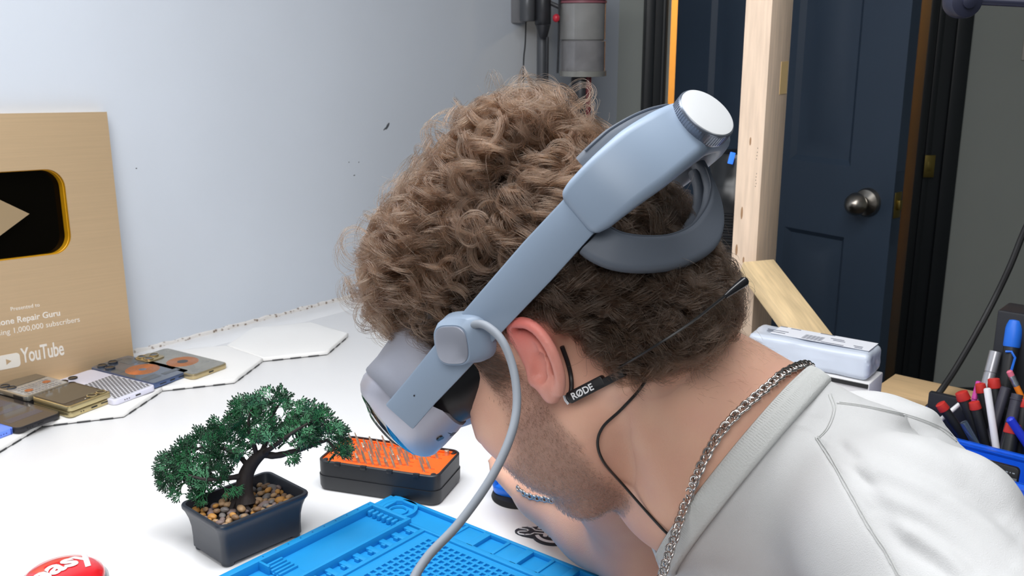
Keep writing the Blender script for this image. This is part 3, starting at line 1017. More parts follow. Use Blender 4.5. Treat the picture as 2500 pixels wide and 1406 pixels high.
# ================================================================ the person
YAW, HP_ = R(24), R(46)
hf = np.array([-math.cos(HP_) * math.cos(YAW), math.cos(HP_) * math.sin(YAW), -math.sin(HP_)])   # the way the face looks
hl = np.array([-math.sin(YAW), -math.cos(YAW), 0.0])                                               # his left
hu = np.cross(hf, hl)                                                                              # crown
HO = P(1310, 890, 0.64) - 0.074 * hl                                                               # middle of the head at ear height
HB = np.stack([hf, hl, hu])
def H(a, l, c):
    return HO + hf * a + hl * l + hu * c
def HPx(px, py, l):                                      # pixel onto a sagittal plane of the head
    return on_plane(px, py, HO + hl * l, hl)
def hloc(p):
    return (np.asarray(p) - HO) @ HB.T

# ---- small signed-distance toolkit
def sd_ell(p, c, r):
    q = p - np.asarray(c, np.float32)
    r = np.asarray(r, np.float32)
    k0 = np.sqrt(((q / r) ** 2).sum(-1))
    k1 = np.sqrt(((q / (r * r)) ** 2).sum(-1)) + 1e-9
    return k0 * (k0 - 1.0) / k1
def sd_cone(p, a, b, ra, rb):
    a, b = np.asarray(a, np.float32), np.asarray(b, np.float32)
    ba = b - a
    h = np.clip(((p - a) @ ba) / max(float(ba @ ba), 1e-12), 0, 1)
    return np.sqrt(((p - a - h[..., None] * ba) ** 2).sum(-1)) - (ra + (rb - ra) * h)
def smin(a, b, k):
    h = np.clip(0.5 + 0.5 * (b - a) / k, 0, 1)
    return b + (a - b) * h - k * h * (1 - h)
def smax(a, b, k):
    return -smin(-a, -b, k)
def sd_poly(p, pts, rad):
    d = None
    for i in range(len(pts) - 1):
        e = sd_cone(p, pts[i], pts[i + 1], rad[i], rad[i + 1])
        d = e if d is None else np.minimum(d, e)
    return d
def mesh_sdf(fn, lo, hi, h, B=4):
    lo, hi = np.asarray(lo, float), np.asarray(hi, float)
    nb = np.ceil((hi - lo) / (h * B)).astype(int)
    n = nb * B
    ax = [lo[i] + (np.arange(nb[i]) * B + (B - 1) / 2) * h for i in range(3)]
    g = np.stack(np.meshgrid(*ax, indexing='ij'), -1).reshape(-1, 3).astype(np.float32)
    cv = fn(g)
    act = (np.abs(cv) < h * B * 1.5).reshape(nb)
    V = np.repeat(np.repeat(np.repeat(cv.reshape(nb), B, 0), B, 1), B, 2).astype(np.float32)
    m = np.repeat(np.repeat(np.repeat(act, B, 0), B, 1), B, 2)
    idx = np.argwhere(m)
    V[m] = fn((lo + idx * h).astype(np.float32))
    ins = V < 0
    s = [slice(None, -1), slice(1, None)]
    cnt = np.zeros(np.array(V.shape) - 1, np.int8)
    for i in (0, 1):
        for j in (0, 1):
            for k in (0, 1):
                cnt += ins[s[i], s[j], s[k]]
    cells = np.argwhere((cnt > 0) & (cnt < 8))
    ids = -np.ones(cnt.shape, np.int64)
    ids[tuple(cells.T)] = np.arange(len(cells))
    acc = np.zeros((len(cells), 3)); num = np.zeros(len(cells))
    cor = {(i, j, k): V[cells[:, 0] + i, cells[:, 1] + j, cells[:, 2] + k] for i in (0, 1) for j in (0, 1) for k in (0, 1)}
    for a in range(3):
        for u in (0, 1):
            for w in (0, 1):
                c0 = [0, 0, 0]; o = [x for x in range(3) if x != a]
                c0[o[0]], c0[o[1]] = u, w
                c1 = list(c0); c1[a] = 1
                v0, v1 = cor[tuple(c0)], cor[tuple(c1)]
                mk = (v0 < 0) != (v1 < 0)
                t = np.where(mk, v0 / np.where(mk, v0 - v1, 1), 0)
                pt = np.tile(np.array(c0, float), (len(cells), 1)); pt[:, a] = t
                acc[mk] += pt[mk]; num[mk] += 1
    verts = lo + (cells + acc / np.maximum(num, 1)[:, None]) * h
    faces = []
    for a in range(3):
        sl0 = [slice(1, -1)] * 3; sl1 = [slice(1, -1)] * 3
        sl0[a] = slice(0, -1); sl1[a] = slice(1, None)
        i0, i1 = ins[tuple(sl0)], ins[tuple(sl1)]
        e = np.argwhere(i0 != i1)
        if not len(e):
            continue
        flip = i0[tuple(e.T)]
        off = np.ones(3, int); off[a] = 0
        e = e + off
        o = [(a + 1) % 3, (a + 2) % 3]
        q = []
        for du, dw in ((-1, -1), (0, -1), (0, 0), (-1, 0)):
            c = e.copy(); c[:, o[0]] += du; c[:, o[1]] += dw
            q.append(ids[tuple(c.T)])
        q = np.stack(q, 1)
        q[~flip] = q[~flip][:, ::-1]
        faces.append(q[(q >= 0).all(1)])
    return verts, np.concatenate(faces)
def np_mesh(name, v, f, m, smooth=True):
    me = D.meshes.new(name)
    f = np.asarray(f)
    me.vertices.add(len(v)); me.vertices.foreach_set('co', np.asarray(v, np.float32).ravel())
    k = f.shape[1]
    me.loops.add(f.size); me.loops.foreach_set('vertex_index', f.ravel().astype(np.int32))
    me.polygons.add(len(f)); me.polygons.foreach_set('loop_start', np.arange(0, f.size, k, dtype=np.int32))
    me.polygons.foreach_set('use_smooth', np.ones(len(f), bool))
    me.materials.append(m)
    me.update(calc_edges=True)
    me.validate()
    return me
def relax(v, f, it=2, lam=0.5):
    for _ in range(it):
        acc = np.zeros_like(v); c = np.zeros(len(v))
        for i in range(f.shape[1]):
            j = (i + 1) % f.shape[1]
            np.add.at(acc, f[:, i], v[f[:, j]]); np.add.at(c, f[:, i], 1)
            np.add.at(acc, f[:, j], v[f[:, i]]); np.add.at(c, f[:, j], 1)
        v = v + lam * (acc / np.maximum(c, 1)[:, None] - v)
    return v
def snoise(p, s, seed=0):
    return np.array([mnoise.noise((q[0] * s + seed, q[1] * s, q[2] * s)) for q in p])

# ---- anchor points
NECK0, NECK1 = P(1560, 905, 0.712), P(1790, 1110, 0.742)
LS = P(2222, 1338, 0.60)                                 # left shoulder, near the camera
RS = P(1480, 1010, 0.88)                                 # right shoulder, beyond the head
RE = P(1558, 1455, 0.985)                                # right elbow, on the table
RW = P(1324, 1212, 1.062)                                # right wrist
RE[2] = max(RE[2], TZ + 0.053); RW[2] = max(RW[2], TZ + 0.030)
HANDC = RW + np.array([-0.012, 0.085, 0.0])

def head_sdf(p):
    q = ((p - HO.astype(np.float32)) @ HB.T.astype(np.float32))
    s = q.copy(); s[:, 1] = np.abs(s[:, 1])
    d = sd_ell(s, (-0.008, 0, 0.050), (0.100, 0.076, 0.084))
    d = smin(d, sd_ell(s, (0.041, 0, -0.018), (0.053, 0.058, 0.080)), 0.03)
    d = smin(d, sd_cone(s, (0.006, 0.046, -0.045), (0.070, 0.016, -0.086), 0.023, 0.019), 0.03)
    d = smin(d, sd_ell(s, (0.076, 0, -0.087), (0.018, 0.021, 0.017)), 0.018)
    d = smin(d, sd_ell(s, (0.054, 0.042, -0.018), (0.036, 0.026, 0.030)), 0.02)
    d = smin(d, sd_ell(s, (0.048, 0.043, -0.050), (0.034, 0.023, 0.028)), 0.02)
    d = smin(d, sd_ell(s, (0.078, 0.0, 0.042), (0.022, 0.050, 0.013)), 0.015)
    d = smax(d, -sd_ell(s, (0.100, 0.034, 0.020), (0.018, 0.020, 0.013)), 0.010)
    d = smin(d, sd_ell(s, (0.080, 0.033, 0.020), (0.0125, 0.0145, 0.0115)), 0.003)        # lids over the eyes
    d = smin(d, sd_cone(s, (0.092, 0, 0.030), (0.110, 0, -0.010), 0.008, 0.0115), 0.010)  # nose
    d = smin(d, sd_ell(s, (0.101, 0.0105, -0.014), (0.011, 0.0075, 0.0075)), 0.005)
    d = smax(d, -sd_ell(s, (0.105, 0.006, -0.0215), (0.004, 0.003, 0.004)), 0.002)
    d = smin(d, sd_ell(s, (0.087, 0, -0.042), (0.012, 0.024, 0.0070)), 0.006)             # lips
    d = smin(d, sd_ell(s, (0.085, 0, -0.054), (0.012, 0.021, 0.0080)), 0.006)
    d = smax(d, -sd_ell(s, (0.099, 0, -0.048), (0.012, 0.024, 0.0012)), 0.003)
    d = smin(d, sd_ell(s, (-0.052, 0.028, -0.005), (0.045, 0.040, 0.060)), 0.03)          # occiput and nape
    return d
# ---- ear, laid out on the plane of the left ear
EL = 0.074
def E_(x, y, z):                                         # crop pixels of the ear -> point, z metres proud of the head side
    return HPx(1200 + x / 4.6875, 750 + y / 4.6875, EL + z)
EAR_PARTS = []
hel = [(255, 290, .004), (232, 230, .009), (300, 182, .0125), (400, 184, .0145), (500, 240, .016), (590, 335, .017), (672, 465, .0175), (733, 600, .0172), (772, 730, .0165), (790, 850, .015), (775, 960, .013)]
EAR_PARTS.append((spline([E_(*q) for q in hel], 3), [0.0037] * 100, 0.0018))
ant = [(420, 330, .004), (500, 430, .010), (570, 520, .0125), (625, 650, .013), (660, 770, .0125), (640, 860, .011), (580, 870, .009)]
EAR_PARTS.append((spline([E_(*q) for q in ant], 3), [0.0030] * 100, 0.0022))
mirE = lambda q: HO + hf * q[0] - hl * q[1] + hu * q[2]
def ear_sdf(p, mir=False):
    if mir:
        q = ((p - HO.astype(np.float32)) @ HB.T.astype(np.float32))
        q[:, 1] *= -1
        p = (q @ HB.astype(np.float32) + HO.astype(np.float32)).astype(np.float32)
    d = None
    for pts, rad, k in EAR_PARTS:
        e = sd_poly(p, pts, rad)
        d = e if d is None else smin(d, e, k)
    # back shell that carries the rims
    plate = [((300, 300), .000, .0050), ((420, 300), .004, .0062), ((560, 420), .0075, .0060), ((650, 600), .0085, .0058), ((700, 780), .0085, .0062), ((690, 930), .0080, .0066), ((600, 760), .003, .0075), ((500, 500), .001, .0070)]
    pl = None
    for (xy, z, r) in plate:
        e = np.sqrt(((p - E_(xy[0], xy[1], z - 0.0022).astype(np.float32)) ** 2).sum(-1)) - r * 0.98
        pl = e if pl is None else smin(pl, e, 0.009)
    d = smin(d, pl, 0.0035)
    d = smin(d, sd_cone(p, E_(690, 1010, .009), E_(650, 900, .009), 0.0052, 0.0062), 0.006)         # lobe
    d = smin(d, sd_cone(p, E_(458, 640, .0055), E_(490, 830, .0065), 0.0045, 0.0042), 0.005)        # tragus
    d = smin(d, sd_cone(p, E_(290, 320, .002), E_(420, 540, .002), 0.0048, 0.0050), 0.005)          # root
    d = smax(d, -sd_cone(p, E_(540, 590, .012), E_(545, 770, .013), 0.0052, 0.0058), 0.003)         # concha
    d = smax(d, -sd_cone(p, E_(290, 310, .0125), E_(450, 480, .0135), 0.0044, 0.0042), 0.002)         # fossa
    return d
def neck_sdf(p):
    d = sd_cone(p, NECK0, NECK1, 0.060, 0.071)
    d = smin(d, sd_cone(p, NECK1, P(2040, 1180, 0.72), 0.066, 0.060), 0.05)
    d = smin(d, sd_cone(p, H(-0.03, 0.058, -0.045), P(1690, 1240, 0.700), 0.012, 0.012), 0.025)      # neck tendon
    d = smin(d, sd_ell(p, P(1655, 1165, 0.735), (0.045, 0.040, 0.050)), 0.03)                         # throat
    return d
def shirt_sdf(p):
    d = sd_cone(p, P(1893, 1335, 0.77), P(2460, 1800, 0.86), 0.088, 0.150)
    d = smin(d, sd_ell(p, P(2095, 1190, 0.80), (0.085, 0.10, 0.082)), 0.05)
    d = smin(d, sd_cone(p, P(1990, 1205, .73), LS, 0.066, 0.062), 0.045)
    d = smin(d, sd_cone(p, LS, P(2530, 1800, 0.50), 0.062, 0.060), 0.02)
    d = smin(d, sd_cone(p, P(1850, 1190, .80), RS, 0.072, 0.062), 0.05)
    d = smin(d, sd_cone(p, RS, RS * .55 + RE * .45, 0.062, 0.062), 0.02)
    d = smin(d, neck_sdf(p) - 0.006, 0.015)
    d = d + 0.034 * np.exp(-((p - P(1990, 920, 0.79).astype(np.float32)) ** 2).sum(-1) / 0.050 ** 2)
    return d
def torso_sdf(p):
    return shirt_sdf(p) + 0.011
LE, LW = P(2530, 1800, 0.50), P(1690, 1830, 0.70)       # left elbow and wrist, below the frame
def arm_sdf(p):
    d = sd_cone(p, RS, RE, 0.053, 0.043)
    d = smin(d, sd_cone(p, LS, LE, 0.050, 0.041), 0.01)
    d = smin(d, sd_cone(p, LE, LW, 0.042, 0.028), 0.015)
    d = smin(d, sd_ell(p, LW + nrm(LW - LE) * 0.05 - [0, 0, .004], (0.048, 0.034, 0.018)), 0.018)
    d = smin(d, sd_cone(p, RE, (RE * .6 + RW * .4), 0.043, 0.041), 0.015)
    d = smin(d, sd_cone(p, (RE * .6 + RW * .4), RW, 0.041, 0.028), 0.02)
    d = smin(d, sd_ell(p, RW + np.array([-.006, .045, .0]), (0.038, 0.050, 0.017)), 0.018)
    return d
FING = []
for k, (dx, ln) in enumerate(((-0.027, .062), (-0.010, .072), (0.008, .068), (0.025, .054))):
    a = RW + np.array([-0.008 + dx * .8, 0.082, 0.002]); b = a + np.array([dx * .15, ln * .5, 0.007]); c = b + np.array([0, ln * .35, -0.010]); e = c + np.array([0, ln * .18, -0.012])
    FING.append(([a, b, c, e], [0.0095, 0.0088, 0.0080, 0.0072]))
a = RW + np.array([-0.026, 0.025, 0.0]); b = a + np.array([-0.022, .030, .004]); c = b + np.array([-.004, .030, -.002])
FING.append(([a, b, c], [0.0125, 0.0100, 0.0085]))
ld = nrm((LW - LE) * np.array([1, 1, .3])); lsd = np.cross(ld, [0, 0, 1.0])
for k, (dx, ln) in enumerate(((-0.026, .062), (-0.009, .072), (0.009, .068), (0.025, .054))):
    a = LW + ld * .082 + lsd * dx; b = a + ld * ln * .5 + np.array([0, 0, .003]); c = b + ld * ln * .3 - np.array([0, 0, .012]); e = c + ld * ln * .12 - np.array([0, 0, .014])
    FING.append(([a, b, c, e], [0.0095, 0.0088, 0.0080, 0.0072]))
a = LW + ld * .030 + lsd * .026; b = a + ld * .03 + lsd * .020; c = b + ld * .026 - lsd * .004
FING.append(([a, b, c], [0.0125, 0.0100, 0.0085]))
def hand_sdf(p):
    d = arm_sdf(p)
    for pts, rad in FING:
        d = smin(d, sd_poly(p, pts, rad), 0.005)
    return d
def skin_head(p):
    d = smin(head_sdf(p), neck_sdf(p), 0.016)
    d = smin(d, ear_sdf(p), 0.004)
    return smin(d, ear_sdf(p, True), 0.004)
def skin_body(p):
    d = smin(smin(neck_sdf(p) + 0.002, torso_sdf(p), 0.02), hand_sdf(p), 0.02)
    return d
# neckline plane of the shirt
NB, NL, NF = P(1978, 952, 0.79), P(1815, 1105, 0.672), P(1662, 1312, 0.72)
npl = nrm(np.cross(NL - NB, NF - NB))
if np.dot(npl, NECK0 - NB) < 0:
    npl = -npl                                           # points to the head
cut = NB - npl * 0.035

hv, hfc = mesh_sdf(skin_head, HO - np.array([0.17, 0.15, 0.20]), HO + np.array([0.30, 0.15, 0.19]), 0.0017)
keep = ((hv - cut) @ npl) > 0
hfc = hfc[keep[hfc].all(1)]
bv, bfc = mesh_sdf(skin_body, np.array([-0.20, 0.24, 0.50]), np.array([0.66, 1.36, 1.14]), 0.0042)
hv = relax(hv, hfc, 1, 0.35); bv = relax(bv, bfc, 4, 0.5)
V_ = np.concatenate([hv, bv]); F_all = np.concatenate([hfc, bfc + len(hv)])
used = np.zeros(len(V_), bool); used[F_all.ravel()] = True
remap = np.cumsum(used) - 1
V_, F_all = V_[used], remap[F_all]

# skin colour: base, flushed ear, hairline and stubble shade (his own colouring)
def sstep(x, a, b):
    t = np.clip((x - a) / (b - a), 0, 1)
    return t * t * (3 - 2 * t)
QL = hloc(V_)
BASE = np.array(lin('#e3b29a')[:3]); EARC = np.array(lin('#dd6a66')[:3]); PINK = np.array(lin('#d69a8c')[:3]); STB = np.array(lin('#86706a')[:3]); SCALP = np.array(lin('#4a382c')[:3])
col = np.tile(BASE, (len(V_), 1))
de = np.abs(ear_sdf(V_.astype(np.float32)))
em = sstep(-de, -0.006, -0.001)
hx_ = np.array([np.dot(E_(300, 180, .01) - HO, hu), np.dot(E_(700, 1100, .01) - HO, hu)])
up_ = np.clip((QL[:, 2] - hx_[1]) / (hx_[0] - hx_[1]), 0, 1)
ec = PINK * (1 - up_[:, None]) + EARC * up_[:, None]
col = col * (1 - em[:, None] * .85) + ec * em[:, None] * .85
nz = snoise(V_, 60.0)
pk = np.clip(0.25 + 0.5 * nz, 0, .6) * (QL[:, 2] < 0.03)
col = col * (1 - pk[:, None] * .5) + PINK * pk[:, None] * .5
# stubble mask in head coordinates: jaw, chin, lip, and under the jaw
def beard_mask(Q):
    a, l, c = Q[:, 0], np.abs(Q[:, 1]), Q[:, 2]
    up = np.interp(a, [0.0, 0.045, 0.056, 0.070, 0.09, 0.11], [-0.012, -0.012, -0.028, -0.036, -0.034, -0.030])
    rear = np.interp(c, [-0.13, -0.105, -0.067, -0.025, 0.0, 0.03], [0.056, 0.043, 0.023, 0.018, 0.018, 0.020])
    m = sstep(up - c, -0.010, 0.012) * sstep(a - rear, -0.006, 0.008)
    side = sstep(a, 0.014, 0.022) * sstep(0.046 - a, -0.004, 0.008) * sstep(0.03 - c, 0, 0.03) * (c > -0.06) * (l > 0.045)
    return np.clip(np.maximum(m, side * 0.8), 0, 1) * sstep(c, -0.130, -0.110)
onhead = (head_sdf(V_.astype(np.float32)) < 0.012)
bm_ = beard_mask(QL) * onhead * (1 - em)
sp = 0.85 + 0.3 * snoise(V_, 420.0, 5.0)
col = col * (1 - 0.60 * bm_[:, None]) + STB * (0.60 * bm_ * sp)[:, None]
# scalp under hair
_EA = [-0.20, -0.10, -0.07, -0.05, -0.039, -0.034, -0.030, -0.020, 0.0, 0.03, 0.049, 0.055, 0.10, 0.2]
_EC = [-0.088, -0.083, -0.072, -0.060, -0.045, -0.015, 0.005, 0.028, 0.032, 0.040, 0.066, 0.072, 0.088, 0.088]
def hair_edge(a):
    return np.interp(a, _EA, _EC)
def hair_mask(Q):
    a, l, c = Q[:, 0], np.abs(Q[:, 1]), Q[:, 2]
    top = sstep(c - hair_edge(a), -0.010, 0.004) * sstep(0.082 - a + (c - .05) * 0.3, 0, .01)
    burn = sstep(a, 0.016, 0.022) * sstep(0.046 - a, 0, 0.008) * sstep(c, -0.004, 0.014) * (c < 0.09) * (l > .03)
    return np.clip(np.maximum(top, burn), 0, 1)
hm = hair_mask(QL) * onhead * (1 - em)
col = col * (1 - 0.75 * hm[:, None]) + SCALP * 0.75 * hm[:, None]

m_skin = mat('skin', '#d9a68e', 0.48, sss=0.12, spec=0.4, bump=0.12, bscale=900)
nt = m_skin.node_tree
at = nt.nodes.new('ShaderNodeAttribute'); at.attribute_name = 'tint'
nt.links.new(at.outputs['Color'], nt.nodes['Principled BSDF'].inputs['Base Color'])
person = thing('person', 'young man with curly brown hair in a white T-shirt bent over the table', 'person', Matrix.Translation((0.25, 0.6, 0.75)))
PMI = Matrix.Translation((-0.25, -0.6, -0.75))
me = np_mesh('body', V_, F_all, m_skin)
ca = me.attributes.new('tint', 'FLOAT_COLOR', 'POINT')
c4 = np.ones((len(V_), 4), np.float32); c4[:, :3] = col
ca.data.foreach_set('color', c4.ravel())
body = put('body', me, person, PMI)
# eyes, hidden behind the visor
for s in (1, -1):
    mb = MB(); mb.ell(H(0.0795, 0.033 * s, 0.020), (0.0118, 0.0118, 0.0118), 3)
    part('eye', mb, mat('eye_white', '#e9e4de', 0.15), body, Matrix.Identity(4))

# ---------------------------------------------------------------- shirt
sv, sf = mesh_sdf(shirt_sdf, np.array([-0.06, 0.24, 0.46]), np.array([0.75, 1.22, 1.20]), 0.0045)
ncen0 = NECK1 + npl * np.dot(NB - NECK1, npl)
rsd = nrm((RS - ncen0) - np.dot(RS - ncen0, npl) * npl)
rad_ = (sv - ncen0) @ rsd
kp = ((sv - NB) @ npl < 0.0) | ((rad_ > 0.050) & ((sv - NB) @ npl < 0.24) & (neck_sdf(sv.astype(np.float32)) > 0.011))
sm0 = RS * .6 + P(1850, 1190, .80) * .4
kp |= (sd_cone(sv.astype(np.float32), sm0, RS + nrm(RE - RS) * .05, 0.070, 0.062) < 0.012) & (((sv - ncen0) @ rsd) > 0.070)
# sleeve end of the right arm
ra = nrm(RE - RS)
kp &= ~((((sv - RS) @ ra) > 0.050) & (np.linalg.norm(np.cross(sv - RS, ra), axis=1) < 0.075))
la_ = nrm(P(2530, 1800, 0.50) - LS)
kp &= ~((((sv - LS) @ la_) > 0.155) & (np.linalg.norm(np.cross(sv - LS, la_), axis=1) < 0.080))
sf = sf[kp[sf].all(1)]
used = np.zeros(len(sv), bool); used[sf.ravel()] = True
remap = np.cumsum(used) - 1
sv, sf = sv[used], remap[sf]
sv = relax(sv, sf, 6, 0.5)
def vnormals(v, f):
    n = np.zeros_like(v)
    fn = np.cross(v[f[:, 2]] - v[f[:, 0]], v[f[:, 3]] - v[f[:, 1]])
    for i in range(4):
        np.add.at(n, f[:, i], fn)
    return n / (np.linalg.norm(n, axis=1)[:, None] + 1e-12)
def subdiv(v, f):
    e = np.concatenate([f[:, [i, (i + 1) % 4]] for i in range(4)])
    es = np.sort(e, 1)
    ue, inv = np.unique(es, axis=0, return_inverse=True)
    inv = inv.ravel()
    n = len(v); ne = len(ue); nf = len(f)
    mid = v[ue].mean(1); cen = v[f].mean(1)
    nv = np.concatenate([v, mid, cen])
    em_ = inv.reshape(4, nf).T + n
    cf = np.arange(nf) + n + ne
    q = [np.stack([f[:, i], em_[:, i], cf, em_[:, (i + 3) % 4]], 1) for i in range(4)]
    return nv, np.concatenate(q)
sv, sf = subdiv(sv, sf)
sv = relax(sv, sf, 3, 0.5)
sn = vnormals(sv, sf)
# folds: long soft creases that run from the collar down the sleeve, finer ones along the seam
w1 = snoise(sv, 14.0, 2.0); w2 = snoise(sv, 34.0, 9.0)
rel = sv - CAMP
dz_ = rel @ _F
ip = np.stack([1250 + FPX * (rel @ _R) / dz_, 703 - FPX * (rel @ _U) / dz_], 1)
facing = (sn * (CAMP - sv)).sum(1) > 0
def seg_dist(pts):
    best = np.full(len(sv), 1e9); sgn = np.zeros(len(sv)); tt = np.zeros(len(sv))
    L = len(pts) - 1
    for k in range(L):
        a, b = np.array(pts[k], float), np.array(pts[k + 1], float)
        ab = b - a
        t0 = np.clip(((ip - a) @ ab) / (ab @ ab), 0, 1)
        q = ip - (a + t0[:, None] * ab)
        d = np.hypot(q[:, 0], q[:, 1])
        m = d < best
        best[m] = d[m]; tt[m] = (k + t0[m]) / L
        sgn[m] = (np.sign(ab[0] * q[:, 1] - ab[1] * q[:, 0]))[m]
    return best * sgn, tt
disp = 0.0016 * w1 + 0.0007 * w2
CREASES = [([(2030, 1026), (2100, 1044), (2185, 1054), (2290, 1052), (2370, 1085)], 24, 0.0042), ([(2010, 1060), (2110, 1090), (2190, 1128), (2270, 1160), (2350, 1200), (2440, 1262), (2520, 1330)], 30, 0.0062),
           ([(2050, 1108), (2120, 1160), (2200, 1198), (2280, 1236), (2360, 1290), (2460, 1370)], 27, 0.0054), ([(2095, 1180), (2160, 1236), (2240, 1276), (2330, 1335), (2420, 1410)], 26, 0.0052),
           ([(2135, 1250), (2200, 1322), (2280, 1372), (2350, 1430)], 24, 0.0048), ([(2310, 1105), (2390, 1182), (2470, 1270)], 24, 0.0026), ([(2045, 1080), (2100, 1122)], 12, 0.0018), ([(2070, 1138), (2130, 1184)], 12, 0.0018)]
for pts, w, amp in CREASES:
    sd_, t_c = seg_dist(pts)
    prof_ = -np.exp(-(sd_ / w) ** 2) + 0.85 * np.exp(-((sd_ + 1.7 * w) / (w * 1.25)) ** 2)
    disp += np.where(facing, amp * prof_ * np.sin(np.clip(t_c, 0.02, 0.98) * PI) ** 0.5 * (0.85 + 0.4 * w2), 0)
# shallow groove beside the raglan seam
sd_, t_c = seg_dist([(1990, 1068), (2030, 1130), (2075, 1210), (2120, 1290), (2160, 1350), (2192, 1410)])
disp += np.where(facing, -0.0010 * np.exp(-(sd_ / 6) ** 2), 0)
sv = sv + sn * disp[:, None]
m_shirt = mat('white_cotton', '#cdcecf', 0.9, var=0.03, vscale=14, bump=0.25, bscale=1600, sheen=0.15, spec=0.2)
me = np_mesh('shirt', sv, sf, m_shirt)
shirt = put('shirt', me, person, PMI)
sm_ = shirt.modifiers.new('cloth_thickness', 'SOLIDIFY'); sm_.thickness = 0.0016; sm_.offset = -1
# collar: ribbed band along the neckline
from mathutils.bvhtree import BVHTree
SBV = BVHTree.FromPolygons([tuple(p) for p in sv], [tuple(int(i) for i in q) for q in sf])
ncen = NECK1 + npl * np.dot(NB - NECK1, npl)
e1 = nrm(NL - ncen - npl * np.dot(NL - ncen, npl)); e2 = np.cross(npl, e1)
loop = []
for k in range(160):
    a = 2 * PI * k / 160
    d = e1 * math.cos(a) + e2 * math.sin(a)
    rs = np.linspace(0.01, 0.22, 120)
    pp = (ncen - npl * 0.002 + d * rs[:, None]).astype(np.float32)
    s_ = shirt_sdf(pp)
    j = np.argmax(s_ > 0)
    loop.append(ncen + d * min(rs[j], 0.100))
loop = np.array(loop)
for _ in range(6):
    loop = (np.roll(loop, 1, 0) + np.roll(loop, -1, 0) + 2 * loop) / 4
def collar_ring(k, prof):
    c = loop[k]
    rad = nrm(c - ncen)
    return [c + rad * x + npl * y for x, y in prof]
mb = MB()
prof = [(0.0006, -0.0120), (0.0020, -0.0108), (0.0026, -0.009), (0.0022, 0.000), (0.0006, 0.0055), (-0.0010, 0.0062), (-0.0018, 0.0045), (-0.0010, -0.002), (-0.0008, -0.013)]
rings = [collar_ring(k % 160, prof) for k in range(161)]
mb.loft(rings, caps=False)
m_rib = mat('ribbed_cotton', '#c8cac9', 0.9, spec=0.2, bump=0.3, bscale=700)
part('collar', mb, m_rib, shirt, Matrix.Identity(4), sharp=0)
# raised rib lines of the collar and the stitch lines below it
mb = MB()
for k in range(0, 160):
    for c in (collar_ring(k, [(0.0019, -0.0103), (0.0023, -0.008), (0.0021, -0.001), (0.0008, 0.0048)]), [(a + b) / 2 for a, b in zip(collar_ring(k, [(0.0019, -0.0103), (0.0023, -0.008), (0.0021, -0.001), (0.0008, 0.0048)]), collar_ring((k + 1) % 160, [(0.0019, -0.0103), (0.0023, -0.008), (0.0021, -0.001), (0.0008, 0.0048)]))]):
        mb.tube(c, 0.00040, 4, caps=False)
part('collar_ribs', mb, m_rib, shirt, Matrix.Identity(4), kind='stuff', sharp=0)
def on_shirt(pts, lift=0.0006):
    out = []
    for q in pts:
        r = nrm(ray(*q))
        h = SBV.ray_cast(Vector(CAMP), Vector(r), 3.0)
        if h[0] is not None:
            out.append(np.array(h[0]) + np.array(h[1]) * (lift if np.dot(np.array(h[1]), r) < 0 else -lift))
    return out
SEAMS = [[(1990, 1068), (2030, 1130), (2075, 1210), (2120, 1290), (2160, 1350), (2192, 1410)],
         [(2042, 985), (2095, 992), (2160, 1005), (2230, 1022), (2290, 1046), (2335, 1080)],
         [(2022, 965), (2032, 1000), (2018, 1045), (1992, 1075)]]
for sm in SEAMS:
    for off in (0, 7):
        q = on_shirt([(x + off, y - off * .3) for x, y in [tuple(t) for t in spline([np.array(s_, float) for s_ in sm], 8)]])
        if len(q) > 3:
            mb = MB(); mb.tube(q, 0.00032, 5)
            part('seam', mb, m_rib, shirt, Matrix.Identity(4), sharp=0)
# ================================================================ hair
def hair_env(p):                                         # outside of the hair mass, head coordinates
    q = ((p - HO.astype(np.float32)) @ HB.T.astype(np.float32))
    d = sd_ell(q, (0.010, 0.0, 0.085), (0.100, 0.092, 0.088))
    d = smin(d, sd_ell(q, (0.048, 0.0, 0.112), (0.056, 0.078, 0.052)), 0.03)
    d = smin(d, sd_ell(q, (-0.052, 0, 0.118), (0.066, 0.072, 0.056)), 0.025)
    d = smin(d, sd_ell(q, (-0.048, 0, 0.030), (0.072, 0.084, 0.075)), 0.03)
    d = smin(d, sd_ell(q, (-0.072, 0, -0.030), (0.050, 0.066, 0.050)), 0.02)
    return smin(d + 0.007, head_sdf(p) - 0.0125, 0.010)
def hair_keep(Q):                                        # where hair grows (head coordinates)
    a, l, c = Q[:, 0], np.abs(Q[:, 1]), Q[:, 2]
    edge = hair_edge(a)
    return c - edge
# matted under-layer that the curls sit on
def hair_core(p):
    q = ((p - HO.astype(np.float32)) @ HB.T.astype(np.float32))
    d = hair_env(p) + 0.024
    d = smin(d, head_sdf(p) - 0.003, 0.006)
    e = -hair_keep(q) + 0.004
    return smax(d, e.astype(np.float32), 0.006)
cv_, cf_ = mesh_sdf(hair_core, HO - np.array([0.26, 0.18, 0.16]), HO + np.array([0.20, 0.18, 0.26]), 0.003)
cv_ = relax(cv_, cf_, 3, .5)
cn_ = vnormals(cv_, cf_)
cv_ = cv_ + cn_ * (0.004 * snoise(cv_, 55.0, 3.0) + 0.003 * snoise(cv_, 120.0, 1.0))[:, None]
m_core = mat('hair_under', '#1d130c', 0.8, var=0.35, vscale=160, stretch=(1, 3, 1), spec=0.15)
put('hair_underlayer', np_mesh('hair_underlayer', cv_, cf_, m_core), body)

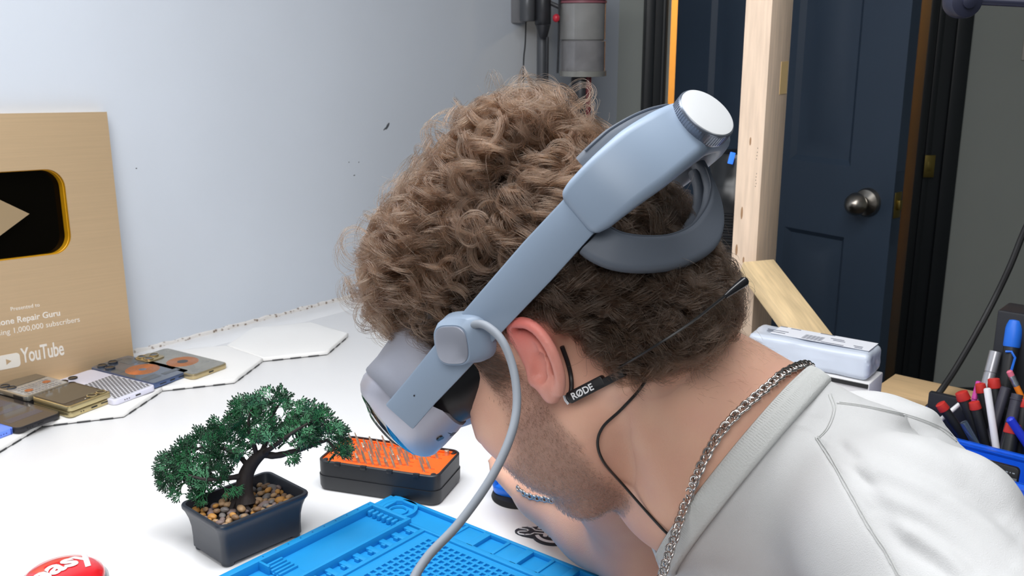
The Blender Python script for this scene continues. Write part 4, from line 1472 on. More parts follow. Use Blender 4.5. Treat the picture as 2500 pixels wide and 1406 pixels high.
# guide surface for curls
ev, ef = mesh_sdf(lambda p: np.maximum(hair_env(p), -hair_keep(((p - HO.astype(np.float32)) @ HB.T.astype(np.float32))).astype(np.float32)), HO - np.array([0.26, 0.18, 0.16]), HO + np.array([0.20, 0.18, 0.26]), 0.004)
ev = relax(ev, ef, 3, .5)
en = vnormals(ev, ef)
EQ = hloc(ev)
ok = (hair_keep(EQ) > 0.002) & (hair_env(ev.astype(np.float32)) > -0.006)
cand = np.nonzero(ok)[0]
THK = np.clip(head_sdf(ev.astype(np.float32)) - 0.006, 0.001, 0.05)   # how deep the hair is under each point
r2 = np.random.default_rng(11)
strands = []
def hprof(n):
    return np.linspace(0, 1, n)
NP = 26
t = hprof(NP)
def lock(A, N, Tn, L, rho, turns, n, sig, wander=0.004, ph=None, flat=False):
    B = np.cross(N, Tn)
    ph = r2.uniform(0, 2 * PI) if ph is None else ph
    sgn = r2.choice([-1, 1])
    bow = r2.uniform(-1, 1)
    env = np.clip(t * 3.5, 0.25, 1)
    for k in range(n):
        o = r2.normal(0, sig, 3)
        ln = L * r2.uniform(0.85, 1.12)
        rr = rho * r2.uniform(0.82, 1.18)
        pj = ph + r2.normal(0, 0.16)
        ta = 2 * PI * turns * r2.uniform(0.93, 1.07) * t * sgn + pj
        s = (t - 0.3) * ln
        fall = -(s ** 2) * 4.0
        w = np.sin(t * r2.uniform(2, 5) + r2.uniform(0, 6)) * wander
        spread = 0.55 + 0.9 * t
        if flat:                                          # a curl that lies open on the surface, winding in towards its tip
            r_t = rr * (1.15 - 0.55 * t)
            strands.append(A + (Tn * np.cos(ta)[:, None] + B * np.sin(ta)[:, None]) * r_t[:, None] + Tn * (s * 0.35)[:, None] + N * (0.004 * np.sin(ta * .5 + bow) - 0.006 * (t - .3) ** 2 + w * .5)[:, None] + o * spread[:, None])
            continue
        pts = A + Tn * s[:, None] + N * (fall + rr * env * np.cos(ta))[:, None] + B * (rr * env * np.sin(ta) + bow * 0.010 * t * t + w)[:, None] + o * spread[:, None]
        strands.append(pts)
def flow(q, n, kind):
    a, l, c = q
    if kind == 'top':
        d = hf * (0.9 + 0.5 * r2.normal()) - hu * (0.15 + .4 * r2.random()) + hl * (0.9 * np.sign(l) * abs(l) / .08 + 0.6 * r2.normal())
    else:
        d = -hu * (0.9 + 0.2 * r2.random()) - hf * (0.75 + 0.3 * r2.normal()) + hl * 0.25 * r2.normal()
    d = d - n * np.dot(d, n)
    return nrm(d)
# long loose curls over the crown and brow
top = cand[(EQ[cand, 2] > 0.058)]
low = cand[(EQ[cand, 2] <= 0.062) & (EQ[cand, 0] < 0.02)]
for i in r2.choice(top, 950):
    A = ev[i] - en[i] * min(r2.uniform(0.008, 0.026), THK[i])
    f_ = max(0.0, min(1.0, (EQ[i, 0] + 0.06) / 0.14))
    lock(A, en[i], flow(EQ[i], en[i], 'top'), r2.uniform(0.024, 0.050), r2.uniform(0.0055, 0.0120), r2.uniform(0.9, 2.0), 44, 0.0009, flat=r2.random() < 0.5)
# loose ringlets that break the outline
for i in r2.choice(top, 190):
    A = ev[i] + en[i] * r2.uniform(-0.009, 0.002)
    lock(A, en[i], flow(EQ[i], en[i], 'top'), r2.uniform(0.014, 0.036), r2.uniform(0.007, 0.0135), r2.uniform(1.0, 1.8), 14, 0.0007, flat=r2.random() < 0.5)
n_top = len(strands)
# shorter waves on the back and the nape
for i in r2.choice(low, 1050):
    A = ev[i] - en[i] * min(r2.uniform(0.002, 0.014), THK[i])
    lock(A, en[i], flow(EQ[i], en[i], 'low'), r2.uniform(0.018, 0.032), r2.uniform(0.0025, 0.0055), r2.uniform(0.5, 1.1), 30, 0.0016, 0.0015)
n_low = len(strands)
# flyaways
for i in r2.choice(cand, 420):
    A = ev[i] + en[i] * r2.uniform(-0.016, -0.006)
    lock(A, en[i], nrm(flow(EQ[i], en[i], 'top') + en[i] * r2.uniform(0.0, 0.7)), r2.uniform(0.02, 0.05), r2.uniform(0.006, 0.016), r2.uniform(0.4, 0.9), 1, 0.001)
S_ = np.array(strands, np.float32)
kind_ = np.zeros(len(S_), bool); kind_[n_top:n_low] = True
SL = hloc(S_)                                            # keep hair from running through the headset's arms
hit = ((np.abs(SL[..., 1]) > 0.0865) & (SL[..., 2] > 0.020) & (SL[..., 2] < 0.074) & (SL[..., 0] > -0.13)).any(1)
S_, kind_ = S_[~hit], kind_[~hit]
def hair_obj(name, S, m, r0, r1, parent):
    n, k = S.shape[0], S.shape[1]
    hc = D.hair_curves.new(name)
    hc.add_curves([k] * n)
    hc.points.foreach_set('position', S.reshape(-1))
    rad = np.tile(np.linspace(r0, r1, k, dtype=np.float32), n)
    hc.points.foreach_set('radius', rad)
    hc.materials.append(m)
    return put(name, hc, parent)
def hair_mat(name, c, rough=0.35, var=0.5):
    m = D.materials.new(name)
    m.use_nodes = True
    nt = m.node_tree
    nt.nodes.clear()
    out = nt.nodes.new('ShaderNodeOutputMaterial')
    h = nt.nodes.new('ShaderNodeBsdfHairPrincipled')
    h.parametrization = 'COLOR'
    h.inputs['Color'].default_value = lin(c)
    h.inputs['Roughness'].default_value = rough
    h.inputs['Radial Roughness'].default_value = 0.45
    hi = nt.nodes.new('ShaderNodeHairInfo')
    rp = nt.nodes.new('ShaderNodeValToRGB')
    cc = lin(c)
    rp.color_ramp.elements[0].color = tuple(x * 0.55 for x in cc[:3]) + (1,)
    rp.color_ramp.elements[1].color = tuple(min(1, x * 1.5) for x in cc[:3]) + (1,)
    nt.links.new(hi.outputs['Random'], rp.inputs[0])
    nt.links.new(rp.outputs[0], h.inputs['Color'])
    nt.links.new(h.outputs[0], out.inputs[0])
    return m
m_hair = hair_mat('curly_hair', '#443022')
tag(hair_obj('nape_hair', S_[kind_], hair_mat('nape_waves_shaded', '#33251b'), 0.00011, 0.00006, body), 'shorter darker waves on the back of the head')  # darker tone is partly natural, partly shadow put into the hair colour
tag(hair_obj('hair', S_[~kind_], m_hair, 0.00011, 0.00005, body), 'long loose brown curls over the crown and brow')

# short cropped hair: sideburn, fade behind the ear, nape
def short_hairs(mask, n, L, flow_d, r, name, m, jit=0.35, lift=0.35):
    w = mask.copy()
    w = w / w.sum()
    idx = r2.choice(len(V_), n, p=w)
    A = V_[idx] + r2.normal(0, 0.0008, (n, 3))
    N = VN[idx]
    d = flow_d[idx] + r2.normal(0, jit, (n, 3))
    d = d - N * (d * N).sum(1)[:, None]
    d /= np.linalg.norm(d, axis=1)[:, None] + 1e-9
    ln = L * r2.uniform(0.6, 1.2, n)
    tt = np.linspace(0, 1, 4)
    S = A[:, None, :] + (N[:, None, :] * (lift * tt - 0.18 * tt ** 2)[None, :, None] + d[:, None, :] * tt[None, :, None]) * ln[:, None, None]
    return hair_obj(name, S.astype(np.float32), m, r, r * 0.55, body)
VN = vnormals(V_, F_all)
fl = np.tile(-hf * 0.8 - hu * 0.8, (len(V_), 1))
vis = (QL[:, 1] > -0.2)
short_hairs(hm * (QL[:, 1] > 0.0) * (QL[:, 0] < 0.06) + 0.0, 26000, 0.010, fl, 0.00007, 'cropped_hair', hair_mat('cropped_hair', '#2c2018'))
fb = np.tile(-hu * 0.9 - hf * 0.1, (len(V_), 1))
short_hairs(bm_ ** 1.5, 24000, 0.0020, fb, 0.000080, 'stubble', hair_mat('stubble_hair', '#4a382e'), 0.5, 0.6)
# soft fine hair below the nape line
nm = sstep(-QL[:, 2], 0.02, 0.05) * sstep(QL[:, 2], -0.115, -0.08) * (QL[:, 0] < -0.045) * (1 - em)
short_hairs(nm + 0, 2600, 0.007, fl, 0.00004, 'neck_down', hair_mat('neck_down', '#5a4536'), 0.4, 0.3)
# ================================================================ the headset he wears
m_hs = mat('headset_grey', '#8c9db2', 0.42, spec=0.4)
m_hs_d = mat('headset_pad', '#59616d', 0.6, bump=0.06, bscale=1500)
m_hs_s = mat('headset_silver', '#b2b3c0', 0.36, 0.4)
m_hs_b = mat('headset_black', '#141418', 0.35)
m_hs_t = mat('headset_top', '#999dab', 0.55, bump=0.05, bscale=1500)
HM = frame(HO, hf, hu)                                   # local x = where he looks, y = his left, z = crown
hs = thing('headset', 'grey and silver mixed-reality headset strapped round his curly hair', 'headset', HM)
def hloc1(p):
    return (np.asarray(p) - HO) @ HB.T
def L_(px, py, l):                                       # head-local point seen at a pixel, at offset l from the middle of the head
    return hloc1(HPx(px, py, l))
def sweep(mb, pts, outs, ups, w, h, r=None, caps=True):
    """rounded-rectangle section (w along up, h along out) carried along a path"""
    rings = []
    for p, o, u, ww, hh in zip(pts, outs, ups, w, h):
        rr = rrect(ww, hh, (r or 0.45) * min(ww, hh), 4)
        rings.append([np.asarray(p) + np.asarray(u) * x + np.asarray(o) * y for x, y in rr])
    mb.loft(rings, caps=caps)
    return mb
def path_frames(pts, centre):
    """for a path round the head: outward and up vectors square to the path"""
    outs, ups = [], []
    n = len(pts)
    for i in range(n):
        t = nrm(pts[min(i + 1, n - 1)] - pts[max(i - 1, 0)])
        o = nrm(np.array([pts[i][0] - centre[0], pts[i][1] - centre[1], 0.0]))
        o = nrm(o - t * np.dot(o, t))
        outs.append(o); ups.append(nrm(np.cross(o, t)))
    return outs, ups
def mirror(p):
    return np.array([p[0], -p[1], p[2]])

# visor --------------------------------------------------------------------
VC = 0.0425                                               # height of its middle
def vring(a, w, h, curve, n=56, cz=VC, e=2.6, ang=None):
    out = []
    for k in range(n):
        th_ = 2 * PI * k / n
        x, z = math.cos(th_), math.sin(th_)
        s = (abs(x) ** e + abs(z) ** e) ** (-1 / e)
        l, c = x * s * w, z * s * h
        nose = 0.014 * math.exp(-(l / 0.022) ** 2) if z < -0.3 else 0
        out.append((a - curve * (l / 0.09) ** 2 - 0.012 * (c / 0.04) ** 2 * 0.4, l, cz + c + nose))
    return out
mb = MB()
mb.loft([[(a - 0.018 * min(1, max(0, (VC + 0.006 - c) / 0.03)), l, c) for a, l, c in vring(0.128, 0.0865, 0.0402, 0.044)], vring(0.137, 0.0885, 0.0420, 0.045), vring(0.147, 0.0885, 0.0420, 0.047), vring(0.1525, 0.0865, 0.0400, 0.047), vring(0.1550, 0.082, 0.037, 0.046)])
frm = part('front_frame', mb, m_hs_s, hs)
mb = MB()
mb.loft([vring(0.1542, 0.0825, 0.0372, 0.046), vring(0.1565, 0.079, 0.035, 0.046), vring(0.1590, 0.060, 0.026, 0.040), vring(0.1605, 0.030, 0.013, 0.03)])
part('front_glass', mb, mat('visor_glass', '#0d0e12', 0.04, coat=0.6), frm)
mb = MB()
mb.loft([vring(0.062, 0.066, 0.032, 0.040, cz=0.034), vring(0.090, 0.074, 0.036, 0.042, cz=0.036), vring(0.112, 0.080, 0.038, 0.043), vring(0.130, 0.083, 0.0395, 0.044)], caps=False)
part('light_shield', mb, m_hs_b, hs)
mb = MB()
mb.loft([vring(0.112, 0.0845, 0.0400, 0.0435), vring(0.1205, 0.0860, 0.0412, 0.0435), vring(0.1285, 0.0868, 0.0412, 0.044)], caps=False)
part('shield_lip', mb, mat('shield_lip', '#23232a', 0.4), hs)
def halfring(a, w, h, curve, cz, lift=0.0, n=40):
    out = []
    for k in range(n + 1):
        th_ = R(-8) + (PI + 2 * R(8)) * k / n
        x, z = math.cos(th_), math.sin(th_)
        e = 2.6
        s = (abs(x) ** e + abs(z) ** e) ** (-1 / e)
        l, c = x * s * w, z * s * h
        out.append((a - curve * (l / 0.09) ** 2 - lift * 0, l, cz + c))
    return out
mb = MB()
mb.loft([halfring(0.136, 0.0875, 0.0420, 0.045, VC), halfring(0.122, 0.0865, 0.0425, 0.045, VC), halfring(0.104, 0.082, 0.0455, 0.044, VC), halfring(0.088, 0.074, 0.0500, 0.040, VC + 0.002), halfring(0.080, 0.068, 0.0520, 0.036, VC + 0.003), halfring(0.078, 0.064, 0.0500, 0.036, VC + 0.003)], closed=False, caps=False)
top_ = part('top_cover', mb, m_hs_t, hs)
top_.modifiers.new('shell', 'SOLIDIFY').thickness = 0.002
# brow pad between cover and forehead
mb = MB()
pp = [np.array([0.098 - 0.075 * (l / 0.075) ** 2, l, 0.082 - 0.012 * (l / 0.075) ** 2]) for l in np.linspace(-0.070, 0.070, 15)]
o_, u_2 = path_frames(pp, (0.0, 0.0))
sweep(mb, pp, o_, u_2, [0.030] * 15, [0.012] * 15)
part('brow_pad', mb, m_hs_b, hs)
# port and vent details in the frame underside, left side
FBV = BVHTree.FromPolygons([tuple(v.co) for v in frm.data.vertices], [tuple(q.vertices) for q in frm.data.polygons])
CL_ = Vector(hloc1(CAMP))
def on_frame(px, py):
    r = Vector(nrm(HB @ ray(px, py)))
    h = FBV.ray_cast(CL_, r, 2.0)
    return (h[0], h[1] if h[1].dot(r) < 0 else -h[1]) if h[0] is not None else (None, None)
def along_rim(px, py, size, m, nm, dx=16, dy=9):
    c, n_ = on_frame(px, py)
    if c is None:
        print('MISS', nm); return
    c2 = on_frame(px + dx, py + dy)[0] or c + Vector((0, -.01, 0))
    mb = MB()
    mb.rbox((0, 0, 0), size, min(size[0], size[1]) * 0.48)
    return part(nm, mb, m, frm, frame(np.array(c), np.array(c2 - c), np.array(n_)))
along_rim(1075, 1071, (0.0105, 0.0048, 0.0006), m_hs_b, 'usb_port')
along_rim(1113, 1084, (0.0012, 0.0012, 0.0006), m_hs_b, 'microphone_hole')
gv = [on_frame(x, y)[0] for x, y in ((932, 902), (931, 912), (928, 922), (922, 928))]
if all(g is not None for g in gv):
    mb = MB(); mb.tube(spline([np.array(g) for g in gv], 4), 0.0008, 5)
    part('rocker_groove', mb, m_hs_b, frm)

# side arms, the same on both sides -----------------------------------------
def arm_side(sg):
    f_ = (lambda p: p) if sg > 0 else mirror
    edge_top = [(945, 985), (1000, 920), (1060, 845), (1170, 717), (1280, 590), (1385, 478), (1420, 455)]
    edge_bot = [(1010, 1045), (1062, 985), (1120, 925), (1240, 795), (1350, 680), (1465, 552), (1495, 525)]
    mb = MB()
    rings = []
    for k, (a, b) in enumerate(zip(edge_top, edge_bot)):
        l = [0.0905, 0.0905, 0.0905, 0.0905, 0.0900, 0.0885, 0.0870][k]
        p0, p1 = L_(*a, l), L_(*b, l)
        t_ = 0.0022
        ring = [p0 + [0, t_ * .6, 0.0], p0 + [0, t_, -0.0014], p1 + [0, t_, 0.0014], p1 + [0, t_ * .6, 0.0], p1 + [0, -t_ * .6, 0.0], p1 + [0, -t_, 0.0014], p0 + [0, -t_, -0.0014], p0 + [0, -t_ * .6, 0]]
        rings.append([f_(q) for q in ring])
    mb.loft(rings, smooth=True)
    return part('side_arm', mb, m_hs, hs, sharp=40)
arms = [arm_side(1), arm_side(-1)]
mb = MB(); mb.ell(L_(1011, 966, 0.0932), (0.0007, 0.0004, 0.0007), 1)
part('pin_hole', mb, m_hs_b, arms[0])
# hinge pod with button
for sg in (1, -1):
    f_ = (lambda p: p) if sg > 0 else mirror
    c = f_(L_(1110, 838, 0.098))
    c2 = f_(L_(1142, 822, 0.090))
    mb = MB()
    n = 40
    def pod(cx, cz, w, h, l, e=3.2, tlt=R(38)):
        out = []
        for k in range(n):
            a = 2 * PI * k / n
            x, z = math.cos(a), math.sin(a)
            s = (abs(x) ** e + abs(z) ** e) ** (-1 / e)
            x, z = x * s * w, z * s * h
            out.append((cx + x * math.cos(tlt) - z * math.sin(tlt), sg * l, cz + x * math.sin(tlt) + z * math.cos(tlt)))
        return out
    mb.loft([pod(c2[0], c2[2], 0.0190, 0.0165, 0.0880), pod(c2[0] + .001, c2[2], 0.0180, 0.0158, 0.0935), pod(c[0] - .003, c[2], 0.0150, 0.0146, 0.0985), pod(c[0], c[2], 0.0130, 0.0136, 0.1010), pod(c[0], c[2], 0.0124, 0.0130, 0.1016)])
    pd = part('hinge_pod', mb, m_hs, hs)
    mb = MB()
    mb.loft([pod(c[0], c[2], 0.0112, 0.0122, 0.1012), pod(c[0], c[2], 0.0112, 0.0122, 0.1026), pod(c[0], c[2], 0.0106, 0.0116, 0.1030)])
    part('button', mb, mat('headset_button', '#9a9eab', 0.35, 0.35), pd)

# rear housing: from the end of one arm round the back of the head to the other
hc = [(1412, 524, .0880), (1440, 498, .0875), (1500, 444, .0825), (1570, 388, .0690), (1624, 350, .0500), (1660, 328, .0280), (1680, 318, .0060)]
half = [L_(*q) for q in hc]
full = half + [mirror(p) for p in half[::-1]]
full = [np.array(p) for p in spline(full, 5)]
o_, u_2 = path_frames(full, (-0.03, 0.0))
N_ = len(full)
tt_ = np.abs(np.linspace(-1, 1, N_))
wdt = np.interp(tt_, [0, 0.25, 0.55, 0.85, 0.96, 1.0], [0.038, 0.039, 0.0415, 0.036, 0.032, 0.026])
thk = np.interp(tt_, [0, 0.3, 0.7, 0.96, 1.0], [0.020, 0.018, 0.015, 0.0115, 0.007])
# path vectors: 'up' must be crown-ward on both halves
u_2 = [u if u[2] > 0 else -u for u in u_2]
mb = MB()
sweep(mb, full, o_, u_2, wdt, thk, 0.36)
hous = part('rear_housing', mb, m_hs, hs)
# inner cushion showing above the housing
pc = [p - np.asarray(o) * 0.012 + np.asarray(u) * 0.0085 for p, o, u in zip(full, o_, u_2)]
mb = MB()
k0, k1 = 8, N_ - 8
sweep(mb, pc[k0:k1], o_[k0:k1], u_2[k0:k1], [x * 1.02 for x in wdt[k0:k1]], [0.012] * (k1 - k0), 0.48)
cush = part('rear_cushion', mb, m_hs_d, hs)
mb = MB()
mb.tube([p + np.asarray(u) * (w * 0.46) + np.asarray(o) * 0.0052 for p, o, u, w in list(zip(pc, o_, u_2, wdt))[k0 + 2:k1 - 2]], 0.0009, 6)
part('piping', mb, mat('pad_piping', '#4f5763', 0.6), cush)
# lower cradle under the occiput
lc = [(1430, 560, .0790), (1456, 590, .0800), (1506, 614, .0780), (1575, 622, .0660), (1650, 614, .0420), (1710, 584, .0120), (1736, 536, -.0180), (1738, 488, -.0400), (1726, 446, -.0520), (1706, 405, -.0600)]
cr = [L_(*q) for q in lc]
cr = [np.array(p) for p in spline(cr, 5)]
o3, u3 = path_frames(cr, (-0.03, 0.0))
u3 = [u if u[2] > 0 else -u for u in u3]
n3 = len(cr)
w3 = np.interp(np.linspace(0, 1, n3), [0, .12, .35, .6, .8, 1], [0.024, 0.024, 0.0225, 0.0215, 0.0150, 0.0120])
mb = MB()
sweep(mb, cr, o3, u3, w3, [0.0105] * n3, 0.40)
crd = part('lower_cradle', mb, m_hs_d, hs)
mb = MB()
q = [p - np.asarray(o) * 0.0062 + np.asarray(u) * 0.0035 for p, o, u in zip(cr, o3, u3)]
sweep(mb, q[2:-2], o3[2:-2], u3[2:-2], [x * 0.95 for x in w3[2:-2]], [0.007] * (n3 - 4), 0.48)
part('cradle_cushion', mb, mat('cradle_cushion', '#4d545f', 0.7, bump=0.1, bscale=1800), crd)
mb = MB()
mb.tube([p + np.asarray(u) * (w * 0.48) + np.asarray(o) * 0.0030 for p, o, u, w in list(zip(cr, o3, u3, w3))[2:-2]], 0.0008, 6)
part('piping', mb, mat('pad_piping', '#4f5763', 0.6), crd)
# struts that join cradle and housing at the far and near rear
for sg in (1, -1):
    f_ = (lambda p: p) if sg > 0 else mirror
    a = [f_(p) for p in (L_(1748, 545, -0.018) * [1, -1, 1], L_(1752, 500, -0.026) * [1, -1, 1], L_(1738, 455, -0.036) * [1, -1, 1], L_(1722, 420, -0.046) * [1, -1, 1])]
# dial at the back
dc = L_(1727, 275, 0.022)
vloc = nrm(hloc1(CAMP) - dc)
dn = nrm(np.array([-1.0, 0.0, 0.10]))
need = 0.50
for k in np.linspace(0, 4, 400):
    q = nrm(np.array([-1.0, 0.0, 0.12]) + vloc * k)
    if np.dot(q, vloc) > need:
        dn = q
        break
MD = frame(dc, np.cross(dn, np.array([0, 0, 1.0])), dn)
mb = MB()
mb.lathe([(0.0080, -0.020), (0.0150, -0.017), (0.0172, -0.010)], 40, MD)
part('dial_neck', mb, m_hs, hs)
mb = MB()
prof_d = [(0.0180, -0.0105), (0.0193, -0.0098), (0.0196, -0.0090), (0.0196, -0.0008), (0.0192, 0.0)]
mb.lathe(prof_d, 64, MD)
dial = part('dial', mb, mat('dial_steel', '#8b93a1', 0.3, 0.8), hs)
mb = MB()
for k in range(64):
    a = 2 * PI * k / 64
    mb.box((0, 0, 0), (0.0005, 0.0010, 0.0072), 0, MD @ Matrix.Rotation(a, 4, 'Z') @ Matrix.Translation((0.0196, 0, -0.0049)))
part('knurling', mb, mat('dial_steel', '#8b93a1', 0.3, 0.8), dial, kind='stuff')
mb = MB()
mb.lathe([(0.0186, -0.0002), (0.0184, 0.0006), (0.0150, 0.0010), (0.001, 0.0012)], 64, MD)
part('dial_face', mb, mat('dial_face', '#eceff2', 0.22, 0.25, coat=0.4), dial)

# power cable from the pod down across the cheek and towards the camera
cb = [(1146, 803, .634), (1163, 791, .622), (1190, 797, .612), (1226, 832, .604), (1253, 900, .598), (1262, 985, .590), (1245, 1070, .580), (1197, 1170, .570), (1120, 1278, .560), (1042, 1362, .548), (1000, 1440, .535), (985, 1560, .52)]
cb_end = [np.array([-0.075, 0.36, 0.86]), np.array([-0.07, 0.31, 0.785]), np.array([-0.05, 0.24, TZ + 0.003]), np.array([-0.02, 0.14, TZ + 0.003])]
HMI = HM.inverted()
mb = MB()
mb.tube([np.array(HMI @ Vector(p)) for p in spline([P(*q) for q in cb] + cb_end, 8)], [0.0026] * 200, 12)
part('cable', mb, mat('cable_grey', '#8a919b', 0.6), hs)

# ================================================================ ear-hook microphone
m_mic = mat('mic_black', '#16161a', 0.45)
m_wire = mat('wire_black', '#121214', 0.4)
BODYBV = BVHTree.FromPolygons([tuple(p) for p in V_], [tuple(int(i) for i in q) for q in F_all])
def on_skin(px, py, lift):
    best = None
    r = nrm(ray(px, py))
    for bv in (BODYBV, SBV):
        h = bv.ray_cast(Vector(CAMP), Vector(r), 3.0)
        if h[0] is not None and (best is None or h[3] < best):
            best = h[3]
    return CAMP + r * ((best or 0.72) - lift)
a, b = on_skin(1386, 974, 0.009), on_skin(1518, 906, 0.006)
MX = frame((a + b) / 2, b - a, CAMP - (a + b) / 2)
ml = np.linalg.norm(b - a)
mic = thing('ear_microphone', 'slim black ear-hook microphone with white lettering behind his left ear', 'microphone', MX)
MXI = MX.inverted()
ml_ = lambda pts: [np.array(MXI @ Vector(p)) for p in pts]
mb = MB(); mb.rbox((-0.006, 0, 0), (ml - 0.014, 0.0076, 0.006), 0.002, 0.0008); mb.rbox((ml / 2 - 0.010, -0.0012, 0), (0.022, 0.0052, 0.0056), 0.001, 0.0006)
part('capsule', mb, m_mic, mic)
mb = MB(); mb.tube([(-ml / 2 - 0.0008, 0.0030, 0), (-ml / 2 - 0.0014, 0, 0.0002), (-ml / 2 - 0.0008, -0.0030, 0)], 0.0012, 8)
part('end_cap', mb, mat('mic_steel', '#a7a8ac', 0.3, 0.9), mic)
text('lettering', 'RØDE', 0.0062, mat('mic_white', '#eceef2', 0.5), mic, Matrix.Translation((-ml / 2 + 0.0045, -0.0021, 0.0030)), 0.0001, bold=0.00012)
mb = MB(); mb.tube(ml_(spline([on_skin(1372, 846, .003), on_skin(1386, 885, .004), on_skin(1394, 920, .005), on_skin(1395, 950, .008), on_skin(1389, 968, .010)], 6)), 0.0016, 8)
part('ear_hook', mb, m_mic, mic)
mb = MB(); mb.tube(ml_(spline([on_skin(1500, 903, .006), P(1545, 878, .598), P(1610, 838, .585), P(1690, 785, .585), P(1750, 738, .592), P(1786, 711, .598)], 6)), 0.0008, 6)
part('boom_wire', mb, m_wire, mic)
mb = MB(); mb.tube(ml_(spline([P(1770, 724, .596), P(1795, 704, .599), P(1818, 687, .602)], 4)), [0.0014, 0.0017, 0.0020, 0.0022, 0.0024, 0.0026, 0.0028, 0.0029, 0.0030], 12)
mb.ell(MXI @ Vector(P(1816, 688, .602)), (0.0031, 0.0031, 0.0031), 2)
part('boom_tip', mb, mat('mic_gloss', '#1b1b1f', 0.2), mic)
mb = MB(); mb.tube(ml_(spline([on_skin(x, y, .0025) for x, y in ((1578, 928), (1552, 962), (1512, 1004), (1472, 1042), (1459, 1082), (1474, 1128), (1520, 1182), (1575, 1245), (1618, 1292), (1640, 1312))], 6)), 0.0010, 8)
part('cord', mb, m_wire, mic)

# ================================================================ chains of curb links
m_chain = mat('steel_chain', '#c9c5c2', 0.18, 1.0)
lk = MB()
n = 14
ring = []
for k in range(n):
    a = 2 * PI * k / n
    ring.append(np.array([0.0042 * math.cos(a), 0.0028 * math.sin(a), 0.0007 * math.sin(2 * a)]))
rings = []
for k in range(n + 1):
    c = ring[k % n]; t_ = nrm(ring[(k + 1) % n] - ring[(k - 1) % n]); z = np.array([0, 0, 1.0]); s = nrm(np.cross(t_, z))
    rings.append([c + s * (0.00095 * math.cos(2 * PI * j / 6)) + z * (0.00085 * math.sin(2 * PI * j / 6)) for j in range(6)])
lk.loft(rings, caps=False)
link_mesh = lk.mesh('link', m_chain, 0)
def Wp_(p):
    return float((np.asarray(p) - CAMP) @ _F)
def chain(name, label, cat, pts, step, scale=1.0, face=None):
    pts = [np.array(p) for p in spline(pts, 24)]
    th_ = thing(name, label, cat, Matrix.Translation(Vector(pts[0])))
    s = 0.0; last = pts[0]; out = [0.0]
    for p in pts[1:]:
        s += np.linalg.norm(p - last); last = p; out.append(s)
    k = 0; pos = 0.0
    arr = np.array(pts); out = np.array(out)
    while pos < s:
        c = np.array([np.interp(pos, out, arr[:, i]) for i in range(3)])
        c2 = np.array([np.interp(min(pos + 0.002, s), out, arr[:, i]) for i in range(3)])
        t_ = nrm(c2 - c) if np.linalg.norm(c2 - c) > 1e-6 else nrm(arr[-1] - arr[-3])
        nz_ = face(c) if face else nrm(CAMP - c)
        M = frame(c - pts[0], t_, nz_) @ Matrix.Rotation(R(52 if k % 2 else 38), 4, 'X') @ Matrix.Rotation(R(16), 4, 'Z') @ Matrix.Scale(scale, 4)
        put('link', link_mesh, th_, M)
        pos += step; k += 1
    return th_
# neck chain: over the near side of the neck, then down the front of the shirt
ch = [(1917, 910), (1880, 940), (1835, 978), (1790, 1020), (1752, 1066), (1722, 1118), (1697, 1172), (1675, 1228), (1655, 1290), (1636, 1345), (1617, 1406), (1600, 1460)]
cp = [on_skin(x, y, 0.0035) for x, y in ch if y < 1240]
dq = Wp_(cp[-1])
cp += [P(x, y, dq - 0.006 - 0.00006 * (y - 1230)) for x, y in ch if y >= 1240]
for i in range(1, len(cp) - 1):                          # even out the hang
    pass
n0 = cp[0] - ncen
th0 = math.atan2(np.dot(n0, e2), np.dot(n0, e1))
sgn_ = 1 if np.dot(cp[0] - cp[1], -e1 * math.sin(th0) + e2 * math.cos(th0)) > 0 else -1
r0_ = math.hypot(np.dot(n0, e1), np.dot(n0, e2)); h0 = np.dot(n0, npl)
pre = []
for k in range(1, 8):
    a = th0 + sgn_ * k * R(25)
    h_ = h0 - 0.004 * k
    dd_ = e1 * math.cos(a) + e2 * math.sin(a)
    rs_ = np.linspace(0.02, 0.14, 100)
    sk_ = neck_sdf((ncen + npl * h_ + dd_ * rs_[:, None]).astype(np.float32))
    rr_ = rs_[np.argmax(sk_ > 0)] + 0.003
    pre.append(ncen + npl * h_ + dd_ * rr_)
cp = pre[::-1] + cp
chain('neck_chain', 'steel curb-link chain hanging round his neck', 'necklace', cp, 0.0052, 1.12)
br = []
ARMBV = BVHTree.FromPolygons([tuple(p) for p in bv], [tuple(int(i) for i in q) for q in bfc])
near_ = []
for x, y in ((1266, 1192), (1283, 1206), (1306, 1214), (1330, 1218), (1352, 1222), (1375, 1222)):
    r = nrm(ray(x, y))
    h = ARMBV.ray_cast(Vector(CAMP), Vector(r), 3.0)
    near_.append(CAMP + r * ((h[3] if h[0] is not None else 1.12) - 0.0035))
wc = np.mean(near_, axis=0) + nrm(np.mean(near_, axis=0) - CAMP) * 0.030
far_ = [2 * wc - p for p in near_[1:-1]]
for q in far_:
    q[2] = max(q[2], TZ + 0.0035)
br = near_ + far_ + [near_[0]]
chain('bracelet', 'steel curb-link bracelet on his right wrist under his chin', 'bracelet', br, 0.0056, 1.12, face=lambda c: nrm(c - wc))
# ================================================================ right side and background things
def Wp(p):
    q = np.asarray(p) - CAMP; d = q @ _F
    return 1250 + FPX * (q @ _R) / d, 703 - FPX * (q @ _U) / d, d
def raise_to(base, py):                                  # height above base point whose image row is py
    lo, hi = base[2] - 0.5, base[2] + 1.5
    for _ in range(50):
        m = (lo + hi) / 2
        if Wp([base[0], base[1], m])[1] > py: lo = m
        else: hi = m
    return m
